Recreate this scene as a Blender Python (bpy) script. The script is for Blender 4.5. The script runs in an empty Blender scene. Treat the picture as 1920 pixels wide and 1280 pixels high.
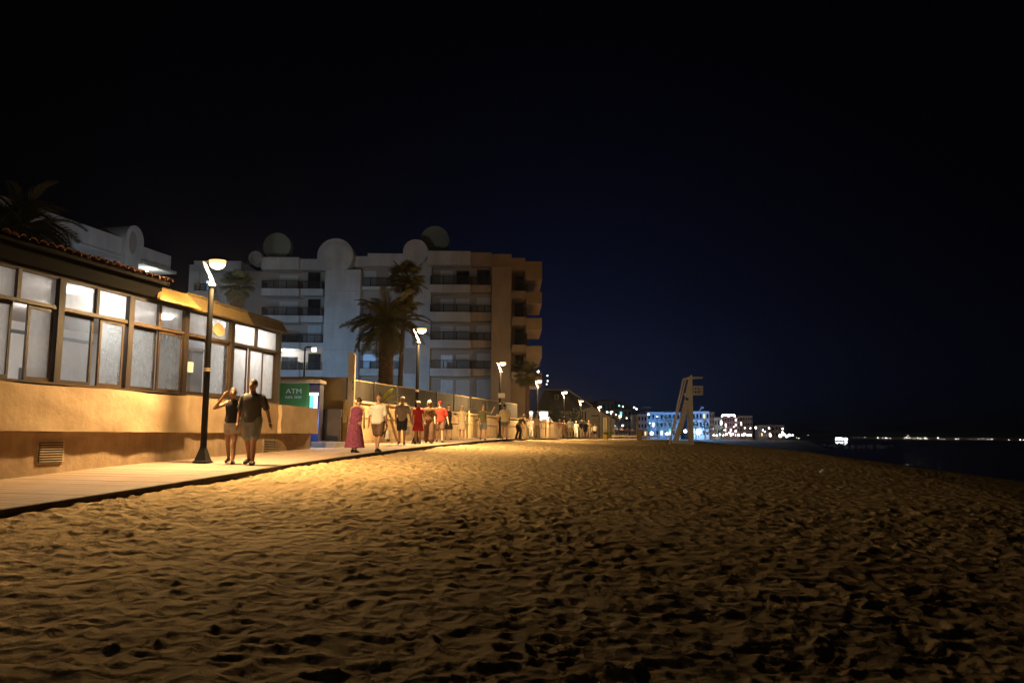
import bpy, bmesh, math, random
import numpy as np
from mathutils import Vector, Matrix, Euler

random.seed(7)
rng = np.random.default_rng(11)
SC = bpy.context.scene
COL = SC.collection
R = math.radians

# ------------------------------------------------------------------ camera
F = 1560.0                      # focal length in photo pixels (1920 wide)
CZ = 3.0                        # eye height above the sea datum used for z = 0
PITCH, ROLL = math.atan(176 / F), 0.009
cam_data = bpy.data.cameras.new("camera")
cam_data.sensor_width = 36.0
cam_data.lens = F / 1920 * 36
cam_data.clip_start = 0.05
cam_data.clip_end = 12000
cam = bpy.data.objects.new("camera", cam_data)
COL.objects.link(cam)
CAMROT = Matrix.Rotation(math.pi / 2 + PITCH, 3, 'X') @ Matrix.Rotation(ROLL, 3, 'Z')
cam.matrix_world = Matrix.Translation((0, 0, CZ)) @ CAMROT.to_4x4()
SC.camera = cam

# ------------------------------------------------------------------ night sky
world = bpy.data.worlds.new("World")
SC.world = world
world.use_nodes = True
nt = world.node_tree
nt.nodes.clear()
sky = nt.nodes.new("ShaderNodeTexSky")
sky.sky_type = 'NISHITA'
sky.sun_disc = False
SUN_EL, SUN_AZ = R(4.0), R(4.0)
sky.sun_elevation = SUN_EL
sky.sun_rotation = SUN_AZ
sky.air_density = 0.2
sky.dust_density = 3.0
sky.ozone_density = 3.0
tint = nt.nodes.new("ShaderNodeMix")
tint.data_type = 'RGBA'
tint.blend_type = 'MULTIPLY'
tint.inputs[0].default_value = 1.0
tint.inputs[7].default_value = (0.16, 0.34, 1.0, 1)
bg = nt.nodes.new("ShaderNodeBackground")
bg.inputs[1].default_value = 0.00028
out = nt.nodes.new("ShaderNodeOutputWorld")
nt.links.new(sky.outputs[0], tint.inputs[6])
nt.links.new(tint.outputs[2], bg.inputs[0])
nt.links.new(bg.outputs[0], out.inputs[0])

# ------------------------------------------------------------------ moon-weak sun lamp
sun_data = bpy.data.lights.new("moon", 'SUN')
sun_data.energy = 0.004
sun_data.angle = R(0.5)
sun_data.color = (0.75, 0.85, 1.0)
sun = bpy.data.objects.new("moon", sun_data)
sun.location = (0, 60, 200)
sun.rotation_euler = (R(40), 0, R(-30))
COL.objects.link(sun)

vs = SC.view_settings
SC.display_settings.display_device = 'sRGB'
vs.view_transform = 'Standard'
vs.look = 'None'
vs.exposure = 0.0
vs.gamma = 1.0
vs.use_curve_mapping = False
SC.cycles.use_denoising = True
SC.cycles.sample_clamp_indirect = 3.0
SC.cycles.max_bounces = 8
SC.cycles.transparent_max_bounces = 16
SC.cycles.caustics_reflective = False
SC.cycles.caustics_refractive = False

# ------------------------------------------------------------------ helpers
def ray(px, py):
    d = CAMROT @ Vector(((px - 960) / F, (640 - py) / F, -1.0))
    return d

def at(px, py, Y):
    """world point seen at a photo pixel on the vertical plane y = Y"""
    d = ray(px, py)
    t = Y / d.y
    return Vector((d.x * t, Y, CZ + d.z * t))

def Z(rel):
    return CZ + rel

E_T = [(-14, -11.6), (-6, -9.87), (10.25, -6.3), (14.7, -5.33), (17.1, -4.8), (20, -4.42), (23.5, -3.85), (28, -3.1), (32, -2.26),
       (41, -0.58), (51, 1.3), (67, 4.3), (105, 11.4), (220, 33), (420, 70)]
H_T = [(-14, 1.6), (-6, 1.5), (4, 1.22), (10.25, .966), (14.7, .79), (17.1, .67), (20, .60), (23.5, .51), (28, .41), (32, .338),
       (41, .197), (51, .18), (67, .17), (105, .25), (220, .32), (420, .32)]
_ys = np.arange(-14, 420, 0.25)
def _smooth(tab, s):
    v = np.interp(_ys, [p[0] for p in tab], [p[1] for p in tab])
    k = np.exp(-0.5 * (np.arange(-3 * s, 3 * s + 1) / s) ** 2)
    k /= k.sum()
    n = 3 * s
    lead = v[0] + (v[1] - v[0]) * np.arange(-n, 0)
    tail = v[-1] + (v[-1] - v[-2]) * np.arange(1, n + 1)
    return np.convolve(np.concatenate([lead, v, tail]), k, 'valid')
_E = _smooth(E_T, 6)
_H = _smooth(H_T, 6)
def edge_x(y): return np.interp(y, _ys, _E)
def path_h(y): return np.interp(y, _ys, _H)
def deck_z(y): return CZ - float(path_h(y))
def path_dir(y):
    dx = float(edge_x(y + .5) - edge_x(y - .5))
    v = Vector((dx, 1.0, 0)); v.normalize()
    return v
def wall_pt(y, off=3.2):
    """point on the landward side of the boardwalk, off metres from the beach edge"""
    u = path_dir(y)
    return Vector((float(edge_x(y)) - u.y * off, y + u.x * off, 0))

# ---- materials
MATS = {}
def _nodes(name):
    m = bpy.data.materials.new(name)
    m.use_nodes = True
    m.node_tree.nodes.clear()
    o = m.node_tree.nodes.new("ShaderNodeOutputMaterial")
    return m, m.node_tree, o

def mat(name, col, rough=0.7, var=0.25, scale=4.0, bump=0.0, bscale=40.0, metal=0.0, col2=None, coord='Object', stretch=(1, 1, 1), spec=0.4, detail=5, streak=0.0):
    m, t, o = _nodes(name)
    b = t.nodes.new("ShaderNodeBsdfPrincipled")
    b.inputs["Roughness"].default_value = rough
    b.inputs["Metallic"].default_value = metal
    b.inputs["Specular IOR Level"].default_value = spec
    tc = t.nodes.new("ShaderNodeTexCoord")
    mp = t.nodes.new("ShaderNodeMapping")
    mp.inputs["Scale"].default_value = stretch
    t.links.new(tc.outputs[coord], mp.inputs[0])
    n = t.nodes.new("ShaderNodeTexNoise")
    n.inputs["Scale"].default_value = scale
    n.inputs["Detail"].default_value = detail
    n.inputs["Roughness"].default_value = 0.62
    t.links.new(mp.outputs[0], n.inputs["Vector"])
    r = t.nodes.new("ShaderNodeValToRGB")
    r.color_ramp.elements[0].position = 0.3
    r.color_ramp.elements[1].position = 0.7
    c = Vector(col[:3])
    a = c * (1 - var) if col2 is None else Vector(col2[:3])
    z = c * (1 + var * .6) if col2 is None else c
    r.color_ramp.elements[0].color = (*a, 1)
    r.color_ramp.elements[1].color = (*[min(1, q) for q in z], 1)
    t.links.new(n.outputs[0], r.inputs[0])
    if streak:      # run-off marks: tall soft stains and scuffs
        mp2 = t.nodes.new("ShaderNodeMapping"); mp2.inputs["Scale"].default_value = (1, 1, .16)
        t.links.new(tc.outputs[coord], mp2.inputs[0])
        n3 = t.nodes.new("ShaderNodeTexNoise"); n3.inputs["Scale"].default_value = scale * 1.6; n3.inputs["Detail"].default_value = 6; n3.inputs["Roughness"].default_value = .7
        t.links.new(mp2.outputs[0], n3.inputs["Vector"])
        mr = t.nodes.new("ShaderNodeMapRange"); mr.inputs[1].default_value = .38; mr.inputs[2].default_value = .62; mr.inputs[3].default_value = 1 - streak; mr.inputs[4].default_value = 1.0
        t.links.new(n3.outputs[0], mr.inputs[0])
        mx = t.nodes.new("ShaderNodeMix"); mx.data_type = 'RGBA'; mx.blend_type = 'MULTIPLY'; mx.inputs[0].default_value = 1
        t.links.new(r.outputs[0], mx.inputs[6]); t.links.new(mr.outputs[0], mx.inputs[7])
        t.links.new(mx.outputs[2], b.inputs["Base Color"])
    else:
        t.links.new(r.outputs[0], b.inputs["Base Color"])
    if bump:
        n2 = t.nodes.new("ShaderNodeTexNoise")
        n2.inputs["Scale"].default_value = bscale
        n2.inputs["Detail"].default_value = 4
        t.links.new(mp.outputs[0], n2.inputs["Vector"])
        bp = t.nodes.new("ShaderNodeBump")
        bp.inputs["Strength"].default_value = bump
        bp.inputs["Distance"].default_value = 0.02
        t.links.new(n2.outputs[0], bp.inputs["Height"])
        t.links.new(bp.outputs[0], b.inputs["Normal"])
    t.links.new(b.outputs[0], o.inputs[0])
    MATS[name] = m
    return m

def emit(name, col, strength):
    m, t, o = _nodes(name)
    e = t.nodes.new("ShaderNodeEmission")
    e.inputs[0].default_value = (*col, 1)
    e.inputs[1].default_value = strength
    t.links.new(e.outputs[0], o.inputs[0])
    MATS[name] = m
    return m

def frosted(name, clear, tintc=(0.8, 0.82, 0.84), dirt=0.35, scale=2.5):
    """old salt-dulled pane: partly see-through, partly scattering"""
    m, t, o = _nodes(name)
    tr = t.nodes.new("ShaderNodeBsdfTransparent")
    tr.inputs[0].default_value = (0.94, 0.95, 0.96, 1)
    tl = t.nodes.new("ShaderNodeBsdfTranslucent")
    tl.inputs[0].default_value = (*tintc, 1)
    gl = t.nodes.new("ShaderNodeBsdfGlossy")
    gl.inputs["Roughness"].default_value = 0.08
    tc = t.nodes.new("ShaderNodeTexCoord")
    mp = t.nodes.new("ShaderNodeMapping")
    mp.inputs["Scale"].default_value = (1.2, 1.2, 0.7)
    t.links.new(tc.outputs["Object"], mp.inputs[0])
    n = t.nodes.new("ShaderNodeTexNoise")
    n.inputs["Scale"].default_value = scale
    n.inputs["Detail"].default_value = 7
    n.inputs["Roughness"].default_value = 0.7
    t.links.new(mp.outputs[0], n.inputs["Vector"])
    mr = t.nodes.new("ShaderNodeMapRange")
    mr.inputs[1].default_value = 0.3
    mr.inputs[2].default_value = 0.7
    mr.inputs[3].default_value = max(0, 1 - clear - dirt * .5)
    mr.inputs[4].default_value = min(1, 1 - clear + dirt * .5)
    t.links.new(n.outputs[0], mr.inputs[0])
    m1 = t.nodes.new("ShaderNodeMixShader")
    t.links.new(mr.outputs[0], m1.inputs[0])
    t.links.new(tr.outputs[0], m1.inputs[1])
    t.links.new(tl.outputs[0], m1.inputs[2])
    m2 = t.nodes.new("ShaderNodeMixShader")
    m2.inputs[0].default_value = 0.06
    t.links.new(m1.outputs[0], m2.inputs[1])
    t.links.new(gl.outputs[0], m2.inputs[2])
    t.links.new(m2.outputs[0], o.inputs[0])
    MATS[name] = m
    return m

# ---- mesh collecting
class MB:
    def __init__(s):
        s.v, s.f = [], []
    def add(s, verts, faces):
        o = len(s.v)
        s.v += [tuple(p) for p in verts]
        s.f += [tuple(i + o for i in f) for f in faces]
        return s
    def box(s, a, b, M=None):
        x0, y0, z0 = a; x1, y1, z1 = b
        vs = [(x0, y0, z0), (x1, y0, z0), (x1, y1, z0), (x0, y1, z0), (x0, y0, z1), (x1, y0, z1), (x1, y1, z1), (x0, y1, z1)]
        if M is not None: vs = [M @ Vector(p) for p in vs]
        return s.add(vs, [(0, 3, 2, 1), (4, 5, 6, 7), (0, 1, 5, 4), (1, 2, 6, 5), (2, 3, 7, 6), (3, 0, 4, 7)])
    def pbox(s, x0, y0, x1, y1, Y0, Y1):
        """box whose front face (y = Y0) covers a photo rectangle"""
        a = at(x0, y1, Y0); b = at(x1, y0, Y0); c = at(x0, y0, Y0); e = at(x1, y1, Y0)
        xl = (a.x + c.x) / 2; xr = (b.x + e.x) / 2
        zb = (a.z + e.z) / 2; zt = (b.z + c.z) / 2
        return s.box((xl, Y0, zb), (xr, Y1, zt))
    def bar(s, p, q, w, h=None, up=(0, 0, 1)):
        h = h or w
        p, q = Vector(p), Vector(q)
        d = (q - p); L = d.length
        if L < 1e-6: return s
        d /= L
        up = Vector(up)
        if abs(d.dot(up)) > .98: up = Vector((1, 0, 0))
        a = d.cross(up).normalized(); b = a.cross(d)
        vs = []
        for c in (p, q):
            for sx, sy in ((-1, -1), (1, -1), (1, 1), (-1, 1)):
                vs.append(c + a * sx * w / 2 + b * sy * h / 2)
        return s.add(vs, [(3, 2, 1, 0), (4, 5, 6, 7), (0, 1, 5, 4), (1, 2, 6, 5), (2, 3, 7, 6), (3, 0, 4, 7)])
    def loft(s, rings, n=12, cap=True):
        """rings: (centre, axis a, axis b)"""
        vs, fs = [], []
        for c, a, b in rings:
            c, a, b = Vector(c), Vector(a), Vector(b)
            for i in range(n):
                t = 2 * math.pi * i / n
                vs.append(c + a * math.cos(t) + b * math.sin(t))
        for k in range(len(rings) - 1):
            for i in range(n):
                j = (i + 1) % n
                fs.append((k * n + i, k * n + j, (k + 1) * n + j, (k + 1) * n + i))
        if cap:
            fs.append(tuple(range(n - 1, -1, -1)))
            fs.append(tuple((len(rings) - 1) * n + i for i in range(n)))
        return s.add(vs, fs)
    def tube(s, pts, rad, n=8):
        pts = [Vector(p) for p in pts]
        if not hasattr(rad, '__len__'): rad = [rad] * len(pts)
        rings = []
        ref = None
        for i, p in enumerate(pts):
            d = (pts[min(i + 1, len(pts) - 1)] - pts[max(i - 1, 0)]).normalized()
            if ref is None:
                ref = Vector((0, 0, 1)) if abs(d.z) < .9 else Vector((1, 0, 0))
            a = (ref - d * ref.dot(d)).normalized()
            ref = a
            b = d.cross(a)
            rings.append((p, a * rad[i], b * rad[i]))
        return s.loft(rings, n)
    def capsule(s, p, q, r0, r1, n=10):
        p, q = Vector(p), Vector(q)
        d = (q - p)
        L = d.length
        d = d / L if L > 1e-6 else Vector((0, 0, 1))
        pts, rr = [], []
        for k in (0.05, .35, .7):
            a = k * math.pi / 2
            pts.append(p - d * r0 * math.cos(a)); rr.append(r0 * math.sin(a))
        pts.append(p); rr.append(r0)
        pts.append(p.lerp(q, .5)); rr.append((r0 + r1) / 2)
        pts.append(q); rr.append(r1)
        for k in (.7, .35, .05):
            a = k * math.pi / 2
            pts.append(q + d * r1 * math.cos(a)); rr.append(r1 * math.sin(a))
        return s.tube(pts, rr, n)
    def ball(s, c, rx, ry=None, rz=None, n=12, m=8, M=None):
        ry = ry or rx; rz = rz or rx
        c = Vector(c)
        vs, fs = [], []
        for k in range(m + 1):
            ph = math.pi * k / m
            for i in range(n):
                t = 2 * math.pi * i / n
                p = Vector((rx * math.sin(ph) * math.cos(t), ry * math.sin(ph) * math.sin(t), rz * math.cos(ph)))
                if M is not None: p = M @ p
                vs.append(c + p)
        for k in range(m):
            for i in range(n):
                j = (i + 1) % n
                fs.append((k * n + i, (k + 1) * n + i, (k + 1) * n + j, k * n + j))
        return s.add(vs, fs)
    def prism(s, poly, off):
        """closed polygon (3-D points) pushed along off"""
        off = Vector(off)
        n = len(poly)
        vs = [Vector(p) for p in poly] + [Vector(p) + off for p in poly]
        fs = [tuple(range(n)), tuple(range(2 * n - 1, n - 1, -1))]
        for i in range(n):
            j = (i + 1) % n
            fs.append((j, i, n + i, n + j))
        return s.add(vs, fs)
    def mesh(s, name, m=None, smooth=False, bevel=0.0, fix=True, angle=None):
        me = bpy.data.meshes.new(name)
        me.from_pydata(s.v, [], s.f)
        if fix or bevel:
            bm = bmesh.new(); bm.from_mesh(me)
            if bevel:
                es = [e for e in bm.edges if len(e.link_faces) == 2 and e.calc_face_angle(0) > .6]
                bmesh.ops.bevel(bm, geom=es, offset=bevel, segments=2, affect='EDGES', clamp_overlap=True)
            bmesh.ops.recalc_face_normals(bm, faces=bm.faces)
            bm.to_mesh(me); bm.free()
        if m: me.materials.append(m)
        if smooth:
            me.polygons.foreach_set("use_smooth", [True] * len(me.polygons))
        if smooth: me.set_sharp_from_angle(angle=R(angle or 50))
        me.update()
        return me
    def build(s, name, m, parent=None, **k):
        me = s.mesh(name, m, **k)
        return link(name, me, parent)

def link(name, me, parent=None):
    o = bpy.data.objects.new(name, me)
    COL.objects.link(o)
    if parent is not None: o.parent = parent
    return o

def tag(o, label=None, cat=None, group=None, kind=None):
    if label: o["label"] = label
    if cat: o["category"] = cat
    if group: o["group"] = group
    if kind: o["kind"] = kind
    return o

def thing(name, label, cat, loc=(0, 0, 0), rz=0, group=None):
    o = bpy.data.objects.new(name, None)
    o.empty_display_size = 0.2
    COL.objects.link(o)
    o.location = loc
    o.rotation_euler = (0, 0, rz)
    return tag(o, label, cat, group)

def copy_tree(o, parent=None):
    c = o.copy()
    COL.objects.link(c)
    c.parent = parent
    for ch in [x for x in KIDS.get(o.name, [])]:
        copy_tree(ch, c)
    return c
KIDS = {}
def index_kids():
    KIDS.clear()
    for o in COL.objects:
        if o.parent is not None: KIDS.setdefault(o.parent.name, []).append(o)

def light(name, kind, loc, energy, col, parent=None, rot=(0, 0, 0), **k):
    d = bpy.data.lights.new(name, kind)
    d.energy = energy
    d.color = col
    for a, b in k.items(): setattr(d, a, b)
    o = bpy.data.objects.new(name, d)
    COL.objects.link(o)
    o.location = loc
    o.rotation_euler = rot
    if parent is not None: o.parent = parent
    return o

# ---- materials of the place
plaster = mat("ochre_plaster", (0.58, 0.43, 0.26), .9, .28, 1.6, .45, 9, col2=(0.43, 0.30, 0.17), detail=8, streak=.10)
plaster_low = mat("lower_plaster", (0.52, 0.38, 0.23), .9, .3, 2.2, .5, 12, col2=(0.31, 0.21, 0.125), detail=8, streak=.18)
lowwall = mat("low_wall_plaster", (0.58, 0.43, 0.23), .9, .2, 1.4, .25, 8, streak=.25)
coping = mat("pale_coping", (0.56, 0.45, 0.29), .8, .2, 3, .2, 20)
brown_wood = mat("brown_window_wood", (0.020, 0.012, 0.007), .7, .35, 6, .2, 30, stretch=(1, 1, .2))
brown_lit = mat("worn_brown_frame", (0.058, 0.035, 0.017), .5, .3, 6, .15, 30)  # lighter brown puts lamp light into the frames; plain brown for furniture
fascia_m = mat("dark_fascia_board", (0.005, 0.0042, 0.0035), .9, .4, 3, .2, 18, spec=.08)
tile_m = mat("clay_tile", (0.075, 0.027, 0.015), .85, .45, 5, .3, 25)
reed_mid = mat("aged_reed", (0.20, 0.135, 0.048), .8, .4, 9, .3, 40, stretch=(6, 6, .4))  # darker and browner than the straw panel
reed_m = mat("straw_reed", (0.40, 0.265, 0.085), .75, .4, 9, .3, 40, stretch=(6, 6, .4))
reed_dark = mat("weathered_reed", (0.05, 0.03, 0.016), .8, .4, 9, .3, 40, stretch=(6, 6, .4))  # darkest reed tone, for the end panel
room_white = mat("white_room_paint", (0.72, 0.70, 0.68), .8, .06, 1.5)
room_floor = mat("room_floor", (0.35, 0.30, 0.26), .5, .2, 3)
wood_plank = mat("weathered_deck_wood", (0.40, 0.29, 0.205), .75, .25, 2.5, .25, 30, stretch=(.25, 3, 1), col2=(0.28, 0.20, 0.138))
beam_dark = mat("dark_deck_beam", (0.055, 0.035, 0.02), .8, .4, 3, .2, 20)
black_metal = mat("black_lamp_paint", (0.006, 0.0055, 0.005), .6, .2, 8, spec=.12)
pale_metal = mat("pale_lamp_arm", (0.55, 0.52, 0.46), .4, .1, 8)
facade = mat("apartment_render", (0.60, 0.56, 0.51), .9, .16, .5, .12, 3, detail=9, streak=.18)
facade_warm = mat("ochre_render", (0.46, 0.33, 0.22), .9, .16, .5, .12, 3, detail=9, streak=.18)  # warm street lamp light put into the colour of the corner walls
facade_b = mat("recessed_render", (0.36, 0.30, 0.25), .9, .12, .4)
iron = mat("dark_iron", (0.02, 0.018, 0.017), .5, .2, 4)
shutter = mat("pale_shutter", (0.50, 0.49, 0.47), .7, .08, 2, .2, 30, stretch=(1, 1, 12))
darkglass = mat("dark_window_glass", (0.015, 0.017, 0.02), .12, .1, 2, spec=.6)
frame_white = mat("white_window_frame", (0.6, 0.6, 0.58), .5, .1, 4)
dome_m = mat("roof_arch_render", (0.27, 0.27, 0.21), .9, .1, .4)
green_m = mat("green_sign_board", (0.055, 0.20, 0.045), .5, .12, 2)
white_letter = mat("white_lettering", (0.8, 0.8, 0.72), .6, .05, 4)
tan_wall = mat("tan_wall_render", (0.56, 0.42, 0.22), .9, .15, .9, .15, 6)
gate_m = mat("dark_brown_gate", (0.10, 0.065, 0.03), .8, .25, 2, .2, 15)
mesh_m = mat("windbreak_mesh", (0.030, 0.024, 0.016), .9, .35, 3, .25, 60)
trunk_m = mat("palm_bark", (0.16, 0.09, 0.05), .95, .45, 5, .8, 14)
frond_m = mat("palm_leaf", (0.115, 0.105, 0.042), .6, .45, 2)
frond_shaded = mat("dark_palm_leaf", (0.035, 0.036, 0.018), .7, .45, 2)  # darker copy of the palm leaf; missing lamp light put into its colour
frond_dry = mat("dry_palm_leaf", (0.16, 0.10, 0.045), .8, .4, 2)
leaf_m = mat("broad_leaf", (0.20, 0.26, 0.03), .5, .35, 3)
bush_m = mat("dark_shrub_leaf", (0.045, 0.06, 0.03), .7, .5, 2)
tower_m = mat("white_tower_paint", (0.80, 0.80, 0.80), .6, .12, 2, .1, 12)
white_pl = mat("white_plaster_house", (0.58, 0.51, 0.42), .9, .12, .6)
roof_m = mat("dark_roof_tiles", (0.055, 0.026, 0.022), .9, .3, 2, .4, 6)
yellow_m = mat("yellow_bin_plastic", (0.75, 0.50, 0.02), .5, .1, 3)
paper_m = mat("white_litter", (0.9, 0.9, 0.88), .8, .03, 4)
lamp_glow = emit("street_lamp_glow", (1.0, 0.84, 0.50), 18)
lamp_rim = emit("lamp_diffuser_glow", (1.0, 0.62, 0.20), 2.4)  # amber glowing ring added round the lens to imitate the lamp's halo
lamp_glow_w = emit("pale_lamp_glow", (1.0, 0.93, 0.78), 9)
cool_glow = emit("cool_lamp_glow", (0.58, 0.82, 1.0), 8)
white_glow = emit("white_lamp_glow", (1.0, 0.97, 0.90), 7)
warm_glow = emit("warm_lamp_glow", (1.0, 0.75, 0.40), 6)
room_glow = emit("ceiling_tube_glow", (1.0, 0.97, 0.93), 22)
screen_glow = emit("cash_machine_glow", (0.18, 0.72, 1.0), 1.5)
screen_white = emit("cash_machine_white", (0.85, 0.96, 1.0), 3.0)
blue_pane = emit("blue_lit_pane", (0.30, 0.55, 1.0), 0.45)
dim_pane = emit("dim_lit_pane", (0.55, 0.7, 0.9), 0.16)
pane_frost = frosted("salt_dulled_pane", 0.48, (.80, .78, .75), dirt=.3)
pane_clear = frosted("lower_dirty_pane", 0.66, (.70, .73, .72), dirt=.30, scale=1.6)
pane_open = frosted("clean_pane", 0.90, dirt=.1)
# ================================================================== SAND, SEA, LAND
def beach_z(X, Y):
    """smooth beach height (absolute z), beach side of the deck"""
    X = np.asarray(X, float); Y = np.asarray(Y, float)
    d = (X - edge_x(Y)) * 0.98
    base = CZ - path_h(Y) - 0.09
    dd = np.maximum(d, 0)
    z = base - 0.03 * np.minimum(dd, 15) - 0.13 * np.maximum(dd - 15, 0)
    z = np.maximum(z, CZ - 4.0)
    return np.where(d < -0.12, base - 0.25, z)

def _hash(ix, iy, k):
    h = (ix.astype(np.int64) * 374761393 + iy.astype(np.int64) * 668265263 + k * 974634977) & 0x7fffffff
    h = ((h ^ (h >> 13)) * 1274126177) & 0x7fffffff
    h = h ^ (h >> 16)
    return (h & 0xffff) / 65535.0

def vnoise(x, y, k):
    ix = np.floor(x); iy = np.floor(y)
    fx = x - ix; fy = y - iy
    fx = fx * fx * (3 - 2 * fx); fy = fy * fy * (3 - 2 * fy)
    ix = ix.astype(np.int64); iy = iy.astype(np.int64)
    a = _hash(ix, iy, k); b = _hash(ix + 1, iy, k); c = _hash(ix, iy + 1, k); d = _hash(ix + 1, iy + 1, k)
    return (a * (1 - fx) + b * fx) * (1 - fy) + (c * (1 - fx) + d * fx) * fy

def dents(x, y, cell, k, depth):
    """trodden sand: overlapping foot hollows with pushed-up rims"""
    gx = x / cell; gy = y / cell
    ix = np.floor(gx).astype(np.int64); iy = np.floor(gy).astype(np.int64)
    out = np.zeros_like(x)
    for dx in (-1, 0, 1):
        for dy in (-1, 0, 1):
            cx = ix + dx; cy = iy + dy
            px = (cx + _hash(cx, cy, k)) * cell; py = (cy + _hash(cx, cy, k + 1)) * cell
            th = _hash(cx, cy, k + 2) * math.pi
            amp = 0.25 + 0.75 * _hash(cx, cy, k + 3)
            ux = x - px; uy = y - py
            c = np.cos(th); s = np.sin(th)
            a = (ux * c + uy * s) / (cell * .46); b = (-ux * s + uy * c) / (cell * .27)
            r2 = a * a + b * b
            bowl = -np.exp(-r2 * 1.15)
            rim = 0.55 * np.exp(-((np.sqrt(r2) - 1.35) / .33) ** 2)
            out += amp * (bowl + rim)
    return out * depth

def make_sand():
    nr, na = 1060, 980
    r = 2.2 * (230 / 2.2) ** (np.linspace(0, 1, nr) ** 1.0)
    a = np.linspace(R(-53), R(53), na)
    AA, RR = np.meshgrid(a, r)
    X = RR * np.sin(AA); Y = RR * np.cos(AA) - 1.0
    Zs = beach_z(X, Y)
    wx = X + .18 * (vnoise(X * 2.1, Y * 2.1, 5) - .5); wy = Y + .18 * (vnoise(X * 2.1 + 9, Y * 2.1, 6) - .5)
    ax = wx + .16 * (vnoise(wx * 3.7, wy * 3.7, 7) - .5); ay = wy + .22 * (vnoise(wx * 3.7 + 5, wy * 3.7, 8) - .5)
    b = dents(wx, wy, .33, 21, .011) + dents(wx + 3.3, wy + 1.7, .21, 41, .0075) + dents(wx - 7.1, wy + 4.2, .13, 81, .0035)
    ridge = 1 - np.abs(2 * vnoise(ax * 2.7, ay * 4.5, 61) - 1)
    ridge2 = 1 - np.abs(2 * vnoise(ax * 5.3, ay * 7.8, 62) - 1)
    ridge3 = 1 - np.abs(2 * vnoise(ax * 11, ay * 15, 65) - 1)
    b += .032 * (ridge ** 2.4 - .35) + .017 * (ridge2 ** 2.2 - .4) + .006 * (ridge3 ** 2 - .4) + .05 * (vnoise(X * .7, Y * .7, 63) - .5) + .0025 * (vnoise(X * 18, Y * 18, 64) - .5)
    b *= .55 + .95 * vnoise(X * .42 + 3, Y * .42, 91)
    b += dents(wx + 1.1, wy - 2.4, .66, 101, .009) + dents(wx + 4.1, wy - 1.4, .24, 121, .007)
    fade = np.clip((X - edge_x(Y) + .15) / .25, 0.45, 1)
    fade = np.where(RR > 150, fade * .3, fade)
    Zs = Zs + b * fade
    co = np.stack([X, Y, Zs], -1).reshape(-1, 3).astype(np.float32)
    i = np.arange(nr * na).reshape(nr, na)
    q = np.stack([i[:-1, :-1], i[:-1, 1:], i[1:, 1:], i[1:, :-1]], -1).reshape(-1, 4)
    # leave out what lies well inland of the deck
    inland = (X - edge_x(Y) < -1.2).reshape(-1)
    q = q[~inland[q].all(1)]
    me = bpy.data.meshes.new("sand")
    me.vertices.add(len(co)); me.vertices.foreach_set("co", co.reshape(-1))
    me.loops.add(q.size); me.loops.foreach_set("vertex_index", q.reshape(-1).astype(np.int32))
    me.polygons.add(len(q))
    me.polygons.foreach_set("loop_start", np.arange(0, q.size, 4, dtype=np.int32))
    me.polygons.foreach_set("use_smooth", np.ones(len(q), bool))
    me.update(calc_edges=True)
    m = mat("beach_sand", (0.62, 0.45, 0.225), .95, .18, 1.3, .0, 160, col2=(0.50, 0.355, 0.175), spec=.15, detail=9)
    t = m.node_tree
    bs = next(n for n in t.nodes if n.type == 'BSDF_PRINCIPLED')
    tc = next(n for n in t.nodes if n.type == 'TEX_COORD')
    wn = t.nodes.new("ShaderNodeTexNoise"); wn.inputs["Scale"].default_value = 2.2; wn.inputs["Detail"].default_value = 2
    t.links.new(tc.outputs["Object"], wn.inputs["Vector"])
    va = t.nodes.new("ShaderNodeVectorMath"); va.operation = 'MULTIPLY_ADD'; va.inputs[1].default_value = (.35, .35, .35)
    t.links.new(wn.outputs["Color"], va.inputs[0]); t.links.new(tc.outputs["Object"], va.inputs[2])
    vo = t.nodes.new("ShaderNodeTexVoronoi"); vo.feature = 'SMOOTH_F1'; vo.inputs["Scale"].default_value = 5.2; vo.inputs["Smoothness"].default_value = .35
    t.links.new(va.outputs[0], vo.inputs["Vector"])
    nz = t.nodes.new("ShaderNodeTexNoise"); nz.inputs["Scale"].default_value = 9; nz.inputs["Detail"].default_value = 8; nz.inputs["Roughness"].default_value = .62
    t.links.new(tc.outputs["Object"], nz.inputs["Vector"])
    ad = t.nodes.new("ShaderNodeMath"); ad.operation = 'MULTIPLY_ADD'; ad.inputs[1].default_value = .75
    t.links.new(nz.outputs[0], ad.inputs[0]); t.links.new(vo.outputs["Distance"], ad.inputs[2])
    bp = t.nodes.new("ShaderNodeBump"); bp.inputs["Strength"].default_value = .75; bp.inputs["Distance"].default_value = .095
    t.links.new(ad.outputs[0], bp.inputs["Height"]); t.links.new(bp.outputs[0], bs.inputs["Normal"])
    me.materials.append(m)
    tag(link("sand", me), kind="structure")
make_sand()

# sea
m, t, o = _nodes("night_sea")
b = t.nodes.new("ShaderNodeBsdfPrincipled")
b.inputs["Base Color"].default_value = (0.0015, 0.004, 0.014, 1)
b.inputs["Roughness"].default_value = 0.12
tc = t.nodes.new("ShaderNodeTexCoord")
n1 = t.nodes.new("ShaderNodeTexNoise"); n1.inputs["Scale"].default_value = 0.9; n1.inputs["Detail"].default_value = 3
t.links.new(tc.outputs["Object"], n1.inputs["Vector"])
bp = t.nodes.new("ShaderNodeBump"); bp.inputs["Strength"].default_value = .5; bp.inputs["Distance"].default_value = .06
t.links.new(n1.outputs[0], bp.inputs["Height"]); t.links.new(bp.outputs[0], b.inputs["Normal"])
t.links.new(b.outputs[0], o.inputs[0])
sea_m = m
sea = MB()
sea.add([(-60, -60, Z(-2.45)), (7000, -60, Z(-2.45)), (7000, 4200, Z(-2.45)), (-60, 4200, Z(-2.45))], [(0, 1, 2, 3)])
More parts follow.
